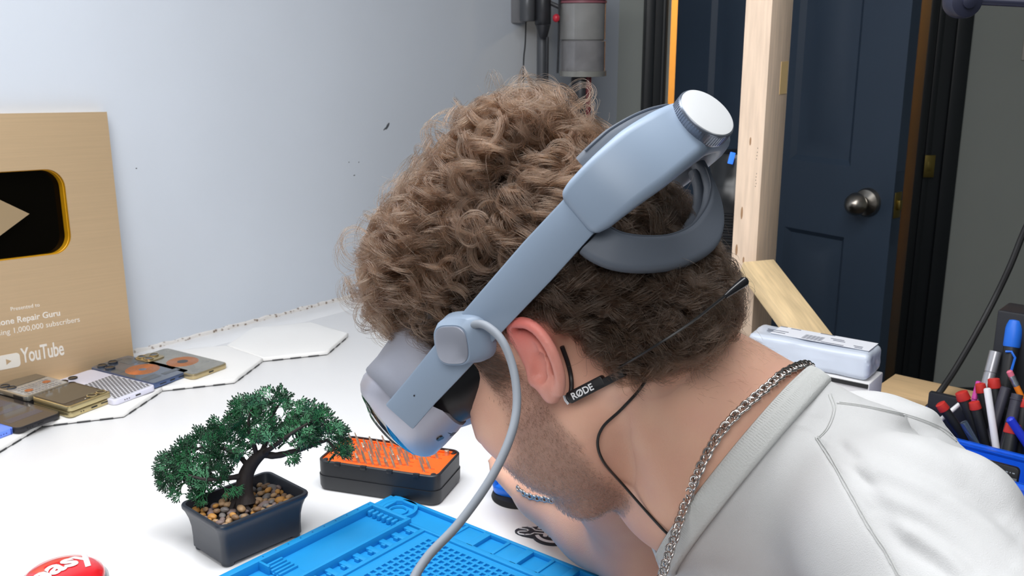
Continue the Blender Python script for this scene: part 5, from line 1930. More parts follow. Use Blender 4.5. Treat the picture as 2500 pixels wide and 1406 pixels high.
# --- timber post with brace
m_pine = mat('pine_timber', '#ecd3bb', 0.65, var=0.12, vscale=14, stretch=(9, 9, 0.7), bump=0.1, bscale=80)
m_pine2 = mat('pine_brace', '#ecd0a2', 0.6, var=0.16, vscale=14, stretch=(1.2, 9, 9), bump=0.08, bscale=80)
m_knot = mat('knot_brown', '#a5805f', 0.7)
nc = P(1865, 335, 1.60)                                  # near vertical edge
thp = R(36)
tx, ty = np.array([math.cos(thp), -math.sin(thp), 0]), np.array([math.sin(thp), math.cos(thp), 0])
nc[2] = 0
MPo = frame(nc, tx, (0, 0, 1))
fr = thing('timber_post', 'raw pine timber post with diagonal brace, standing beyond the table end', 'post', MPo)
mb = MB(); mb.box((-0.0220, 0.0445, 1.15), (0.044, 0.089, 2.3), 0.0012)
post = part('post', mb, m_pine, fr)
def post_px(px, py, face):
    n, o = (-ty, nc) if face == 'l' else (tx, nc)
    q = on_plane(px, py, o, n)
    return np.array([np.dot(q - nc, tx), np.dot(q - nc, ty), q[2]])
for px, py, w, h in ((1832, 345, .0016, .007), (1811, 520, .002, .011), (1798, 610, .0022, .010), (1815, 635, .0016, .006), (1812, 735, .002, .008)):
    q = post_px(px, py, 'l')
    mb = MB(); mb.ell((q[0], q[1], q[2]), (w, 0.0004, h), 2)
    part('knot', mb, m_knot, post)
for k, (px, py) in enumerate(((1850, 362), (1848, 380), (1847, 388), (1847, 424), (1846, 432), (1845, 440), (1844, 455), (1849, 372), (1846, 448))):
    q = post_px(px, py, 'l')
    mb = MB(); mb.ell((q[0], q[1], q[2]), (.0006, 0.0003, .0012), 1)
    part('speck', mb, mat('speck_dark', '#5b4a3c', 0.8), post)
q = post_px(1912, 190, 'r')
mb = MB(); mb.box((0.0004, 0.068, q[2]), (0.0006, 0.030, 0.052), 0)
part('glue_stain', mb, mat('amber_stain', '#e3c48c', 0.6), post)
s0, s1 = P(1868, 678, 1.615), P(1960, 800, 1.53)
bd = nrm(s1 - s0); by0 = nrm(np.cross(np.array([0, 0, 1.0]), bd)); bn = np.cross(bd, by0)
Mb = Matrix.Identity(4)
bl = np.linalg.norm(s1 - s0) + 0.10
cbw = s0 + bd * (bl / 2 - 0.03)
for i in range(3):
    Mb[i][0], Mb[i][1], Mb[i][2], Mb[i][3] = bd[i], by0[i], bn[i], cbw[i]
mb = MB(); mb.box((0, 0, 0), (bl, 0.058, 0.024), 0.001)
part('brace', mb, m_pine2, fr, MPo.inverted() @ Mb)

# --- wrapped parcel on a torn white carton
m_wrap = mat('parcel_wrap', '#cdd6e4', 0.35, var=0.05, vscale=12, bump=0.5, bscale=18, coat=0.2)
m_label = mat('label_paper', '#eceef5', 0.6)
m_ink = mat('label_ink', '#6f7382', 0.7)
ZT = 0.885
fl_, fr_, br_ = T(1822, 812, ZT), T(2122, 868, ZT), T(2190, 846, ZT)
px_ = nrm(fr_ - fl_); py_ = np.cross(np.array([0, 0, 1.0]), px_)
PLn, PWd, PHt = np.linalg.norm(fr_ - fl_), abs(np.dot(br_ - fr_, py_)), 0.036
MPa = frame(fl_ + px_ * PLn / 2 + py_ * PWd / 2 - np.array([0, 0, PHt]), px_, (0, 0, 1))
pc_ = thing('wrapped_parcel', 'flat parcel in shiny pale blue wrap with address labels, atop a white carton', 'parcel', MPa)
b = bmesh.new()
bmesh.ops.create_cube(b, size=1.0)
bmesh.ops.scale(b, vec=(PLn, PWd, PHt), verts=b.verts)
bmesh.ops.bevel(b, geom=b.edges[:], offset=0.007, segments=3, profile=0.5, affect='EDGES')
bmesh.ops.subdivide_edges(b, edges=[e for e in b.edges if e.calc_length() > 0.02], cuts=14, use_grid_fill=True)
for v in b.verts:
    n_ = mnoise.noise(v.co * 32) * 0.0030 + abs(mnoise.noise(v.co * 70 + Vector((3, 1, 2)))) * -0.0022
    v.co += v.co.normalized() * n_
    v.co.z += PHt / 2
mb = MB(); mb.bm(b)
part('wrap', mb, m_wrap, pc_)
mb = MB(); mb.box((0.012, 0.004, PHt + 0.0014), (PLn * 0.80, PWd * 0.66, 0.0006), 0)
lb = part('address_label', mb, m_label, pc_)
mb = MB()
for k in range(16):                                       # barcode and lines of print
    mb.box((-0.012 + k * 0.0017, -0.004, PHt + 0.0018), (0.0009 if k % 3 else 0.0004, 0.020, 0.0002), 0)
part('barcode', mb, m_ink, lb, kind='stuff')
mb = MB()
for x, y, w in ((-0.05, 0.022, .010), (-0.032, 0.020, .014), (0.03, 0.008, .018), (0.034, 0.002, .016), (0.062, -0.006, .012), (0.064, -0.012, .010), (-0.05, 0.0, .03), (-0.05, -0.008, .026), (0.03, -0.014, .03), (0.012, 0.022, .02)):
    mb.box((x, y, PHt + 0.0018), (w, 0.0026, 0.0002), 0)
part('printed_lines', mb, m_ink, lb, kind='stuff')
m_card = mat('carton_white', '#e6e5e6', 0.7, var=0.03, vscale=20)
CZ = ZT - PHt - 0.0005
mb = MB()
MCa = frame(fl_ + px_ * (PLn * 0.54) + py_ * (PWd * 0.5 - 0.004) * 1.0 + np.array([0, 0, TZ - fl_[2]]), px_, (0, 0, 1))
mb.box((0, 0, (CZ - TZ) / 2), (PLn * 0.98, PWd * 0.97, CZ - TZ), 0.002)
ct = thing('white_carton', 'white carton with a ragged torn front flap, under the wrapped parcel', 'carton', MCa)
part('box', mb, m_card, ct)
mb = MB()                                                 # torn flap strip
n = 40
top_e, bot_e = [], []
for k in range(n + 1):
    x = -PLn * 0.46 + PLn * 0.52 * k / n
    top_e.append((x, -PWd * 0.485 - 0.003, CZ - TZ - 0.001))
    bot_e.append((x, -PWd * 0.485 - 0.006 - 0.002 * math.sin(k), CZ - TZ - 0.020 - 0.006 * k / n + 0.005 * mnoise.noise((k * 0.6, 0, 0)) + 0.003 * mnoise.noise((k * 2.1, 5, 0))))
vv = top_e + bot_e
ff = [(k, k + 1, n + 2 + k, n + 1 + k) for k in range(n)]
mb.add(vv, ff, False)
o = part('torn_flap', mb, mat('torn_card', '#f0eef0', 0.85, bump=0.4, bscale=300), ct, sharp=0)
o.modifiers.new('thick', 'SOLIDIFY').thickness = 0.002
mb = MB(); mb.box((PLn * 0.27, -PWd * 0.485 - 0.001, CZ - TZ - 0.004), (PLn * 0.42, 0.003, 0.005), 0)
part('flap_gap', mb, m_port, ct)

# --- blue stacking bins at the right edge
m_bin = mat('bin_blue', '#1560e6', 0.38)
fA = T(2490, 1279, TZ)
bx_, by_ = WN, WD                                        # bins sit square to the table
def bin_(name, label, org, w, d, h, x0, ribs):
    M = frame(org, bx_, (0, 0, 1))                       # local x along the row, y away from the camera
    t_ = thing(name, label, 'bin', M, None)
    mb = MB()
    wl_ = 0.0025
    mb.box((x0 + w / 2, d / 2, 0.0015), (w, d, 0.003), 0)
    for yy in (wl_ / 2, d - wl_ / 2):
        mb.box((x0 + w / 2, yy, h / 2), (w, wl_, h), 0)
    for xx in (x0 + wl_ / 2, x0 + w - wl_ / 2):
        mb.box((xx, d / 2, h / 2), (wl_, d, h), 0)
    part('tub', mb, m_bin, t_)
    mb = MB()
    mb.box((x0 + w / 2, -0.001, h - 0.003), (w + 0.006, 0.007, 0.006), 0.0015)
    mb.box((x0 + w / 2, d + 0.001, h - 0.003), (w + 0.006, 0.007, 0.006), 0.0015)
    for xx in (x0 - 0.001, x0 + w + 0.001):
        mb.box((xx, d / 2, h - 0.003), (0.007, d, 0.0058), 0.0015)
    part('rim', mb, m_bin, t_)
    for xx in ribs:
        mb = MB(); mb.box((xx, -0.003, h * 0.5 - 0.006), (0.013, 0.006, h - 0.022), 0.0015)
        part('rib', mb, m_bin, t_)
    return t_, M
hA = raise_to(fA, 1184) - TZ
dA = 0.075
binA, MA = bin_('storage_bin', 'low blue plastic bin holding cards, nearest on the table at the right edge', fA, 0.26, dA, hA, -0.150, (-0.080, -0.035, 0.010, 0.055))
fB = fA + by_ * (dA + 0.012)
pB = Wp(fB)
hB = raise_to(fB, 1112 + (pB[0] - 2490) * 0.264) - TZ
dB = 0.085
binB, MB_ = bin_('pen_bin', 'tall blue plastic bin crammed with pens and screwdrivers behind the low bin', fB, 0.275, dB, hB, -0.165, (-0.141, -0.098, -0.055, -0.012, 0.031, 0.074))
m_cardb = mat('card_black', '#1d1e20', 0.4)
mb = MB(); mb.rbox((0, 0, 0), (0.056, 0.036, 0.008), 0.005, 0.0008)
Mc_ = MA @ Matrix.Translation((-0.040, 0.020, hA - 0.009)) @ Matrix.Rotation(R(82), 4, 'X')
cdo = thing('card_pack', 'black pack with fine white print standing in the low blue bin', 'pack', Mc_)
part('pack', mb, m_cardb, cdo)
mb = MB()
for k in range(14):
    mb.box((-0.024 + k * 0.0036, 0.011, 0.0041), (0.0026 if k % 4 else 0.0012, 0.0012, 0.0002), 0)
part('printed_line', mb, mat('print_grey', '#9aa0a6', 0.6), cdo, kind='stuff')
mb = MB(); mb.box((0.014, 0.002, 0.0041), (0.026, 0.007, 0.0002), 0)
part('printed_patch', mb, mat('print_grey2', '#6d7175', 0.6), cdo)
mb = MB(); mb.rbox((0, 0, 0), (0.075, 0.036, 0.006), 0.003, 0.0006)
solo('card_sleeve', mb, mat('sleeve_grey', '#3d3f41', 0.5), 'charcoal card sleeve leaning behind the black pack in the low bin', 'pack', MA @ Matrix.Translation((0.030, 0.045, hA * 0.9)) @ Matrix.Rotation(R(80), 4, 'X'))
# dark holder behind the pens
mb = MB()
mb.box((0.0, dB + 0.050, 0.095), (0.20, 0.05, 0.19), 0.003)
mb.box((-0.0275, dB - 0.010, hB * 0.5 + 0.016), (0.268, 0.010, hB + 0.022), 0.002)
mb.box((0.045, dB + 0.050, 0.205), (0.11, 0.05, 0.03), 0.003)
solo('pen_holder', mb, mat('holder_black', '#22242a', 0.5), 'black upright organiser box behind the pens at the right edge', 'organiser', MB_.copy())

m_grip = mat('driver_black', '#1d1f22', 0.45)
m_redc = mat('driver_red', '#c8332d', 0.45)
DP = Wp(fB + by_ * 0.04)[2]
def rod(p0, p1, prof, mb=None):
    """lathe along p0->p1; prof = (fraction, radius)"""
    mb = mb or MB()
    p0, p1 = np.asarray(p0), np.asarray(p1)
    L = np.linalg.norm(p1 - p0)
    M = frame((0, 0, 0), nrm(np.cross(p1 - p0, [0.3, 1, 0.1])), p1 - p0)
    mb.lathe([(r, f * L) for f, r in prof], 14, M)
    return mb
def wall_d(px, py):                                      # depth of the tall bin's front wall at a pixel
    r = ray(px, py)
    return float(np.dot(fB - CAMP, by_) / np.dot(r, by_))
def pen(name, label, cat, top, bot, d, group=None):
    d = wall_d(bot[0], bot[1]) + 0.018 + max(0.0, d - 1.12) * 0.45
    a, b = P(*top, d), P(*bot, d)
    dirn = nrm(b - a)
    zb = TZ + 0.004
    k = (a[2] - zb) / max(-dirn[2], 0.2)
    b = a + dirn * min(k, 0.19)
    t_ = thing(name, label, cat, Matrix.Translation(Vector(a)), group)
    return t_, np.zeros(3), b - a
def driver(label, top, bot, d, r=0.0062, capl=0.10):
    t_, a, b = pen('precision_screwdriver', label, 'screwdriver', top, bot, d)
    part('handle', rod(a, b, [(0.0, r * .8), (capl, r), (0.75, r), (0.8, r * .7), (0.82, 0.0018), (1.0, 0.0015)]), m_grip, t_)
    part('cap', rod(a, b, [(-0.012, r * 0.80), (-0.004, r * 1.04), (capl * 0.9, r * 1.18), (capl, r * 1.12)]), m_redc, t_)
    return t_
driver('red-capped screwdriver leaning farthest left, beside the white sleeve', (2296, 986), (2350, 1062), 1.16)
driver('red-capped screwdriver with the brightest cap, second from the left', (2347, 958), (2398, 1090), 1.17, 0.0072)
driver('red-capped screwdriver just left of the white stylus top', (2393, 938), (2422, 1085), 1.19, 0.0058)
driver('red-capped screwdriver with pale print, in front of the pink pen', (2378, 982), (2410, 1100), 1.15, 0.0062)
driver('red-capped screwdriver between the white stylus and the silver tube', (2426, 926), (2440, 1060), 1.21, 0.0068)
driver('red-capped screwdriver cut off by the right frame edge', (2500, 975), (2492, 1060), 1.18, 0.0068)
t_ = driver('short fat red-capped driver standing lowest, nearest the bin rim', (2474, 1036), (2460, 1110), 1.09, 0.0085, 0.16)
t_, a, b = pen('white_stylus', 'slim white stylus standing upright among the screwdrivers', 'stylus', (2410, 947), (2432, 1094), 1.13)
part('barrel', rod(a, b, [(0.0, 0.0020), (0.006, 0.0038), (0.02, 0.0044), (0.85, 0.0044), (1.0, 0.001)]), mat('stylus_white', '#ececf0', 0.3), t_)
t_, a, b = pen('silver_tube', 'thick brushed silver tube standing behind the red-capped screwdrivers', 'tube', (2431, 858), (2400, 975), 1.25)
part('tube', rod(a, b, [(0.0, 0.0070), (0.002, 0.0076), (0.19, 0.0076), (0.195, 0.0070), (0.2, 0.0070), (0.205, 0.0076), (1.0, 0.0076)]), mat('silver_tube', '#b9bac0', 0.3, 0.7), t_)
t_, a, b = pen('tool_handle', 'tall black tool handle with bright blue end, highest of the tools', 'tool', (2478, 790), (2452, 960), 1.27)
part('grip', rod(a, b, [(0.0, 0.008), (0.08, 0.0098), (0.35, 0.0088), (0.8, 0.0085), (1.0, 0.008)]), m_grip, t_)
m_tb = mat('tool_blue', '#1f6fe0', 0.45)
part('end_cap', rod(a, b, [(-0.03, 0.005), (-0.02, 0.0085), (0.04, 0.0105), (0.16, 0.0104), (0.17, 0.0098)]), m_tb, t_)
mb = MB()
vdir = nrm(CAMP - P(2470, 830, 1.27)); ax_ = nrm(b - a); sd_ = nrm(np.cross(ax_, vdir))
mb.tube([a + ax_ * .037 + vdir * .0102 + sd_ * .006, a + ax_ * .036 + vdir * .0108 - sd_ * .001, a + ax_ * .043 + vdir * .0102 - sd_ * .006, a + ax_ * .060 + vdir * .0098 - sd_ * .004], 0.0016, 6)
part('inlay', mb, m_tb, t_)
t_, a, b = pen('pencil', 'orange pencil with pink eraser, eraser end up', 'pencil', (2464, 906), (2492, 965), 1.20)
part('grip', rod(a, b, [(0.30, 0.0062), (0.31, 0.0068), (1.0, 0.0064)]), m_grip, t_)
part('shaft', rod(a, b, [(0.13, 0.0036), (0.34, 0.0036)]), mat('pencil_orange', '#f08420', 0.4), t_)
part('ferrule', rod(a, b, [(0.045, 0.0037), (0.07, 0.0040), (0.09, 0.0036), (0.11, 0.0040), (0.14, 0.0037)]), mat('ferrule_metal', '#c9cfd6', 0.2, 0.9), t_)
part('eraser', rod(a, b, [(-0.005, 0.0025), (0.004, 0.0037), (0.05, 0.0037)]), mat('eraser_pink', '#e2738b', 0.6), t_)
t_, a, b = pen('pink_pen', 'magenta pen half hidden behind the red-capped screwdrivers', 'pen', (2390, 930), (2376, 985), 1.20)
part('barrel', rod(a, b, [(0.0, 0.0015), (0.01, 0.0034), (0.22, 0.0038), (0.23, 0.0030), (1.0, 0.0034)]), mat('pen_magenta', '#d24aa6', 0.35), t_)
t_, a, b = pen('blue_pen', 'glossy royal blue pen lying slantwise behind the lowest red cap', 'pen', (2464, 1020), (2506, 1082), 1.13)
part('barrel', rod(a, b, [(0.0, 0.003), (0.02, 0.0052), (1.0, 0.0052)]), mat('pen_blue', '#2b3fd2', 0.25), t_)
t_, a, b = pen('dark_marker', 'dark grey capped marker with a side clip right of the white stylus', 'marker', (2456, 945), (2436, 1010), 1.19)
part('barrel', rod(a, b, [(0.0, 0.005), (0.01, 0.0062), (1.0, 0.0062)]), mat('marker_grey', '#3b3b47', 0.45), t_)
t_, a, b = pen('dark_marker', 'dark grey marker with a ringed collar under the pencil', 'marker', (2484, 962), (2468, 1030), 1.17)
part('barrel', rod(a, b, [(0.0, 0.0068), (0.05, 0.0068), (0.055, 0.0074), (0.07, 0.0074), (0.075, 0.0068), (1.0, 0.0068)]), mat('marker_grey', '#3b3b47', 0.45), t_)
t_, a, b = pen('metal_pen', 'iridescent steel-blue metal tube low among the screwdrivers', 'pen', (2352, 1030), (2385, 1088), 1.12)
part('barrel', rod(a, b, [(0.0, 0.0030), (0.004, 0.0046), (0.03, 0.0050), (1.0, 0.0050)]), mat('metal_bluegrey', '#6c7f93', 0.25, 0.8), t_)
t_, a, b = pen('white_rod', 'small white rod lying across the gap between two left screwdrivers', 'rod', (2342, 987), (2312, 1012), 1.18)
part('rod', rod(a, b * 0.4, [(0.0, 0.003), (1.0, 0.003)]), mat('stylus_white', '#ececf0', 0.3), t_)

# pale board lying behind the bins
q = T(2268, 1000)
mb = MB(); mb.box((0, 0, 0.009), (0.16, 0.09, 0.018), 0.001)
solo('wood_board', mb, mat('board_wood', '#d8b78a', 0.6, var=0.1, vscale=12, stretch=(1, 8, 8)), 'short pale wooden board lying flat on the table behind his shoulder', 'board', frame(q + np.array([0.02, 0.02, 0]), bx_, (0, 0, 1)))

# --- hanging black cable
mb = MB()
cpts = [P(2600, 330, 1.40), P(2545, 470, 1.42), P(2500, 566, 1.44), P(2466, 650, 1.45), P(2428, 730, 1.46), P(2380, 820, 1.46), P(2330, 905, 1.45), P(2296, 955, 1.44)]
e_ = T(2262, 1000, TZ + 0.006)
mb.tube(spline(cpts + [e_], 8), 0.0046, 10)
solo('power_cable', mb, mat('cable_black', '#1b1b1d', 0.45), 'thick black cable hanging in a curve at the right edge', 'cable')

# --- articulated lamp arm across the top right corner
m_arm = mat('lamp_arm_navy', '#2a2d40', 0.4, 0.2)
la0 = P(2352, 8, 1.0)
la_t = thing('lamp_arm', 'dark navy jointed lamp arm crossing the top right corner', 'lamp', Matrix.Translation(Vector(la0)))
rel_ = lambda px, py, d: P(px, py, d) - la0
mb = MB(); mb.tube([rel_(2352, -2, 1.0), rel_(2520, 6, .98), rel_(2680, 12, .96)], 0.0050, 12)
part('upper_bar', mb, m_arm, la_t)
mb = MB(); mb.tube([rel_(2330, 6, 1.01), rel_(2285, -60, 1.05), rel_(2230, -140, 1.1)], 0.0085, 12)
part('lower_bar', mb, m_arm, la_t)
mb = MB()
MJ = frame(rel_(2350, 4, 1.0), (1, 0, 0), nrm(CAMP - la0))
mb.lathe([(0.010, -0.014), (0.0155, -0.012), (0.0165, -0.006), (0.0165, 0.006), (0.0150, 0.011), (0.008, 0.013)], 28, MJ)
part('joint', mb, m_arm, la_t)
# joint knob
mb = MB(); mb.lathe([(0.006, 0.012), (0.0065, 0.017), (0.003, 0.018)], 16, MJ)
part('joint_knob', mb, m_arm, la_t)

# --- vacuum cleaner hanging on the wall by the corner
VD = 2.28
vo = P(1320, 60, VD)
Vm = Matrix.Translation(Vector(vo))
vac = thing('stick_vacuum', 'grey stick vacuum with clear dust bin hanging on the wall by the door', 'vacuum', Vm)
vr = lambda px, py, d=VD: P(px, py, d) - vo
m_vg = mat('vacuum_grey', '#54565a', 0.35, 0.3)
m_vd = mat('vacuum_dark', '#2f3034', 0.35, 0.2)
def vcyl(px, y0, y1, rpx, m, name, d=VD, taper=1.0, n=24):
    a, b = vr(px, y0, d), vr(px - (px - 1250) * (y1 - y0) / 9300, y1, d)
    b = np.array([a[0], a[1], b[2]])
    r = rpx / FPX * d
    L = a[2] - b[2]
    mb = MB(); mb.lathe([(r * .9, 0), (r, -L * 0.04), (r * taper, -L * 0.96), (r * taper * .9, -L)], n, Matrix.Translation(Vector(a)))
    return part(name, mb, m, vac)
db = vr(1266, 25, VD + 0.05)
mb = MB(); mb.box((db[0], db[1], db[2] + 0.05), (0.040, 0.06, 0.16), 0.004)
part('dock', mb, mat('dock_grey', '#6b6c70', 0.45), vac)
vcyl(1288, -30, 52, 19, m_vg, 'dock_clip', VD - 0.02)
vcyl(1326, -40, 62, 20, m_vd, 'wand_head', VD - 0.02)
vcyl(1326, 60, 92, 18, m_vd, 'wand_collar', VD - 0.02, 0.6)
vcyl(1324, 50, 320, 13, m_vg, 'wand', VD)
vcyl(1336, 90, 320, 4, m_vd, 'wand_seam', VD - 0.015)
vcyl(1423, -60, 2, 60, m_vd, 'bin_collar', VD)
vcyl(1423, 2, 8, 59, mat('collar_red', '#8d5660', 0.4), 'red_band', VD)
m_clear = mat('clear_bin', '#8b8b8a', 0.12, 0.0, coat=0.5, var=0.12, vscale=16)
vcyl(1423, 6, 100, 57, m_clear, 'dust_bin_upper', VD)
vcyl(1423, 98, 176, 55.5, mat('clear_bin_low', '#7b7a7c', 0.15, coat=0.5, var=0.2, vscale=22), 'dust_bin_lower', VD)
vcyl(1423, 172, 186, 57, mat('bin_ring', '#94948f', 0.25, 0.3), 'bin_ring', VD)
vcyl(1418, 186, 330, 24, m_vd, 'motor_neck', VD)
mb = MB()
c = vr(1437, 210, VD - 0.012); mb.box((c[0], c[1], c[2] - 0.03), (0.012, 0.012, 0.12), 0.003)
part('red_latch', mb, mat('vac_red', '#5f121c', 0.35), vac)
mb = MB(); c = vr(1358, 44, VD - 0.03); mb.ell(c, (0.0085, 0.008, 0.0095), 2)
part('release_button', mb, mat('vac_red_bright', '#c42a3c', 0.35), vac)
mb = MB(); mb.tube([vr(1300, -10, VD), vr(1340, 6, VD - .01), vr(1366, 18, VD - .01)], 0.005, 8)
part('bracket', mb, m_vd, vac)
mb = MB(); mb.tube([vr(1366, -10, VD - .02), vr(1364, 90, VD - .02), vr(1361, 178, VD - .02)], 0.0028, 6)
part('bin_rail', mb, m_vd, vac)
mb = MB(); mb.tube(spline([vr(1284, 50, VD + .03), vr(1282, 110, VD + .03), vr(1278, 160, VD + .03), vr(1277, 330, VD + .03)], 5), 0.0019, 6)
part('charging_cord', mb, m_vd, vac)

# --- dark tower appliance behind the headset strap
tb = P(1795, 480, 1.95)
Mt = Matrix.Translation((tb[0], tb[1], 0))
tow = thing('tower_appliance', 'black tower appliance with small blue display, between headset and timber post', 'appliance', Mt)
m_tw = mat('tower_black', '#17191c', 0.28)
zt_ = raise_to([tb[0], tb[1], 1.0], 366)
zs_ = raise_to([tb[0], tb[1], 1.0], 445)
zg_ = raise_to([tb[0], tb[1], 1.0], 495)
mb = MB()
mb.lathe([(0.02, zt_), (0.045, zt_ - 0.004), (0.052, zt_ - 0.018), (0.050, zs_ + 0.02), (0.060, zs_), (0.068, zs_ - 0.02), (0.070, zg_), (0.070, 0.02), (0.066, 0.0)][::-1], 36)
part('casing', mb, m_tw, tow)
for k in range(14):
    mb = MB(); mb.lathe([(0.0705, -0.003), (0.0730, -0.001), (0.0730, 0.001), (0.0705, 0.003)], 36, Matrix.Translation((0, 0, zg_ - 0.012 - k * 0.011)), caps=False)
    part('grille_rib', mb, m_tw, tow)
q = P(1786, 386, 1.865) - np.array([tb[0], tb[1], 0])
mb = MB(); mb.box((0, 0, 0), (0.010, 0.003, 0.022), 0.001)
dsp = emis(mat('display_blue', '#3f7fe8', 0.2), '#3f86ff', 0.9)
Md_ = Matrix.Translation(Vector(q)) @ Matrix.Rotation(R(12), 4, 'Y')
part('display', mb, dsp, tow, Md_)
# ================================================================ bonsai in a dark pot
m_pot = mat('pot_navy', '#2d323c', 0.42, var=0.04, vscale=30, coat=0.1)
PB = np.array([-0.2866, 0.9785, TZ])
pdir = nrm([0.066, 0.0715, 0])
MPt = frame(PB, pdir, (0, 0, 1))                         # local x long side, y short side
pot = thing('plant_pot', 'rectangular dark navy ceramic pot with flared rim and small feet', 'pot', MPt)
def prr(w, d, r, z):
    return [(x, y, z) for x, y in rrect(w, d, r, 6)]
mb = MB()
H0, H1 = 0.0035, 0.0525
rings = [prr(.094, .0625, .006, H0), prr(.0985, .067, .0075, H0 + .0015), prr(.0985, .067, .0075, H0 + 0.012), prr(.0995, .068, .0075, H0 + 0.024), prr(.103, .072, .008, H0 + 0.034), prr(.108, .0775, .009, H0 + 0.0415), prr(.1125, .0825, .010, H1 - 0.004), prr(.1130, .083, .010, H1 - 0.0015), prr(.1115, .0815, .0095, H1),
         prr(.1050, .0750, .0075, H1), prr(.1035, .0735, .007, H1 - 0.0015), prr(.1000, .0700, .007, H1 - 0.012), prr(.09, .06, .006, H1 - 0.020)]
mb.loft(rings)
part('bowl', mb, m_pot, pot)
for sx in (-1, 1):
    for sy in (-1, 1):
        mb = MB(); mb.lathe([(.0055, 0), (.0068, .001), (.0070, .0045)], 16, Matrix.Translation((sx * .041, sy * .0255, 0)))
        part('foot', mb, m_pot, pot)
# soil bed below the pebbles
mb = MB(); mb.box((0, 0, H1 - 0.0155), (0.096, 0.066, 0.004), 0.001)
part('soil', mb, mat('soil_dark', '#2a2420', 0.9), pot)
peb_m = [mat('pebble_%s' % n, c, 0.5, var=0.25, vscale=90, spec=0.4) for n, c in (('tan', '#a98a68'), ('brown', '#7d6249'), ('amber', '#b98646'), ('grey', '#6f6a68'), ('mauve', '#7b6a66'), ('dun', '#94795c'))]
peb_mesh = []
for k in range(12):
    b = bmesh.new(); bmesh.ops.create_icosphere(b, subdivisions=3, radius=1.0)
    for v in b.verts:
        v.co *= 1 + 0.16 * mnoise.noise(v.co * 1.1 + Vector((k * 7.3, 0, 0)))
    bmesh.ops.scale(b, vec=(1.25, 0.95, 0.75), verts=b.verts)
    mb = MB(); mb.bm(b)
    peb_mesh.append(mb.mesh('pebble', peb_m[k % 6], 0))
r5 = np.random.default_rng(5)
placed = []
for layer, (zz, tries) in enumerate(((H1 - 0.0105, 500), (H1 - 0.0060, 500))):
    for _ in range(tries):
        r = r5.choice([0.0032, 0.0040, 0.0050, 0.0062], p=[.34, .32, .22, .12])
        x, y = r5.uniform(-.049 + r, .049 - r), r5.uniform(-.0345 + r, .0345 - r)
        if (x + 0.005) ** 2 / .013 ** 2 + (y - 0.001) ** 2 / 0.012 ** 2 < 1:
            continue
        z = zz + r * .25
        if all((x - a) ** 2 + (y - b) ** 2 + (z - c) ** 2 > (0.86 * (r + s)) ** 2 for a, b, c, s in placed):
            placed.append((x, y, z, r))
pb_big = sorted(range(len(placed)), key=lambda i: -placed[i][3])
for n_, (x, y, z, r) in enumerate(placed[:300]):
    M = MPt @ Matrix.Translation((x, y, z)) @ Matrix.Rotation(r5.uniform(0, 6.3), 4, 'Z') @ Matrix.Rotation(r5.uniform(-.5, .5), 4, 'X') @ Matrix.Scale(r * 0.95, 4)
    pk_ = int(r5.integers(12))
    sz = 'large' if r > 0.0055 else ('small' if r < 0.0045 else 'middling')
    tag(put('pebble', peb_mesh[pk_], None, M), '%s smooth %s pebble in the dark pot round the trunk' % (sz, ('tan', 'brown', 'amber', 'grey', 'mauve grey', 'dun')[pk_ % 6]), 'pebble', 'pebbles in the pot')

# ---- the little tree
tb0 = np.array(MPt @ Vector((-0.006, 0.001, H1 - 0.014)))
bons = thing('bonsai_tree', 'small bonsai with dark trunk and spreading green cypress foliage', 'bonsai', Matrix.Translation(Vector(tb0)))
dB0 = Wp(tb0)[2]
def bp(px, py, dd=0.0):
    return P(px, py, dB0 + dd) - tb0
m_bark = mat('bark_dark', '#2b2423', 0.75, var=0.3, vscale=60, stretch=(1, 1, .25), bump=0.8, bscale=150)
m_twig = mat('twig', '#3d3a2c', 0.7)
def branch(name, pts, r0, r1, parent, n=10):
    q = spline(pts, 6)
    mb = MB()
    rr = np.linspace(r0, r1, len(q))
    rr = [r * (1 + .06 * math.sin(i * 1.7)) for i, r in enumerate(rr)]
    mb.tube(q, rr, n)
    return part(name, mb, m_bark, parent)
trk = [bp(598, 1228), bp(596, 1195), bp(600, 1162), bp(613, 1135), bp(634, 1112), bp(655, 1100)]
mb = MB()
q = spline(trk, 6)
rr = np.interp(np.linspace(0, 1, len(q)), [0, .12, .4, .75, 1], [0.0125, 0.0098, 0.0084, 0.0062, 0.0044])
mb.tube(q, rr, 16)
for k in range(7):
    a = 2 * PI * k / 7 + .3
    mb.tube([np.array([0.004 * math.cos(a), 0.004 * math.sin(a), 0.016]), np.array([0.010 * math.cos(a), 0.010 * math.sin(a), 0.006]), np.array([0.021 * math.cos(a), 0.017 * math.sin(a), 0.001])], [0.004, 0.0034, 0.0012], 7)
trunk = part('trunk', mb, m_bark, bons)
BR = [
    ([bp(640, 1108), bp(672, 1112, .004), bp(710, 1104, .008), bp(748, 1092, .010), bp(782, 1080, .006), bp(800, 1074, .0)], .0042, .0014),
    ([bp(615, 1130), bp(640, 1100, .006), bp(655, 1060, .012), bp(668, 1010, .014), bp(690, 975, .012)], .0036, .0010),
    ([bp(628, 1116), bp(618, 1080, -.006), bp(606, 1040, -.012), bp(612, 1000, -.012)], .0030, .0010),
    ([bp(600, 1160), bp(572, 1165, -.008), bp(540, 1168, -.016), bp(500, 1170, -.022), bp(460, 1160, -.022)], .0036, .0010),
    ([bp(608, 1140), bp(580, 1110, .004), bp(545, 1095, .008), bp(500, 1090, .008), bp(455, 1110, .004)], .0032, .0010),
    ([bp(640, 1108), bp(665, 1092, -.012), bp(700, 1066, -.022), bp(740, 1040, -.024), bp(780, 1020, -.020)], .0030, .0009),
    ([bp(800, 1074, 0), bp(812, 1090, .0), bp(822, 1108, -.004)], .0016, .0008),
]
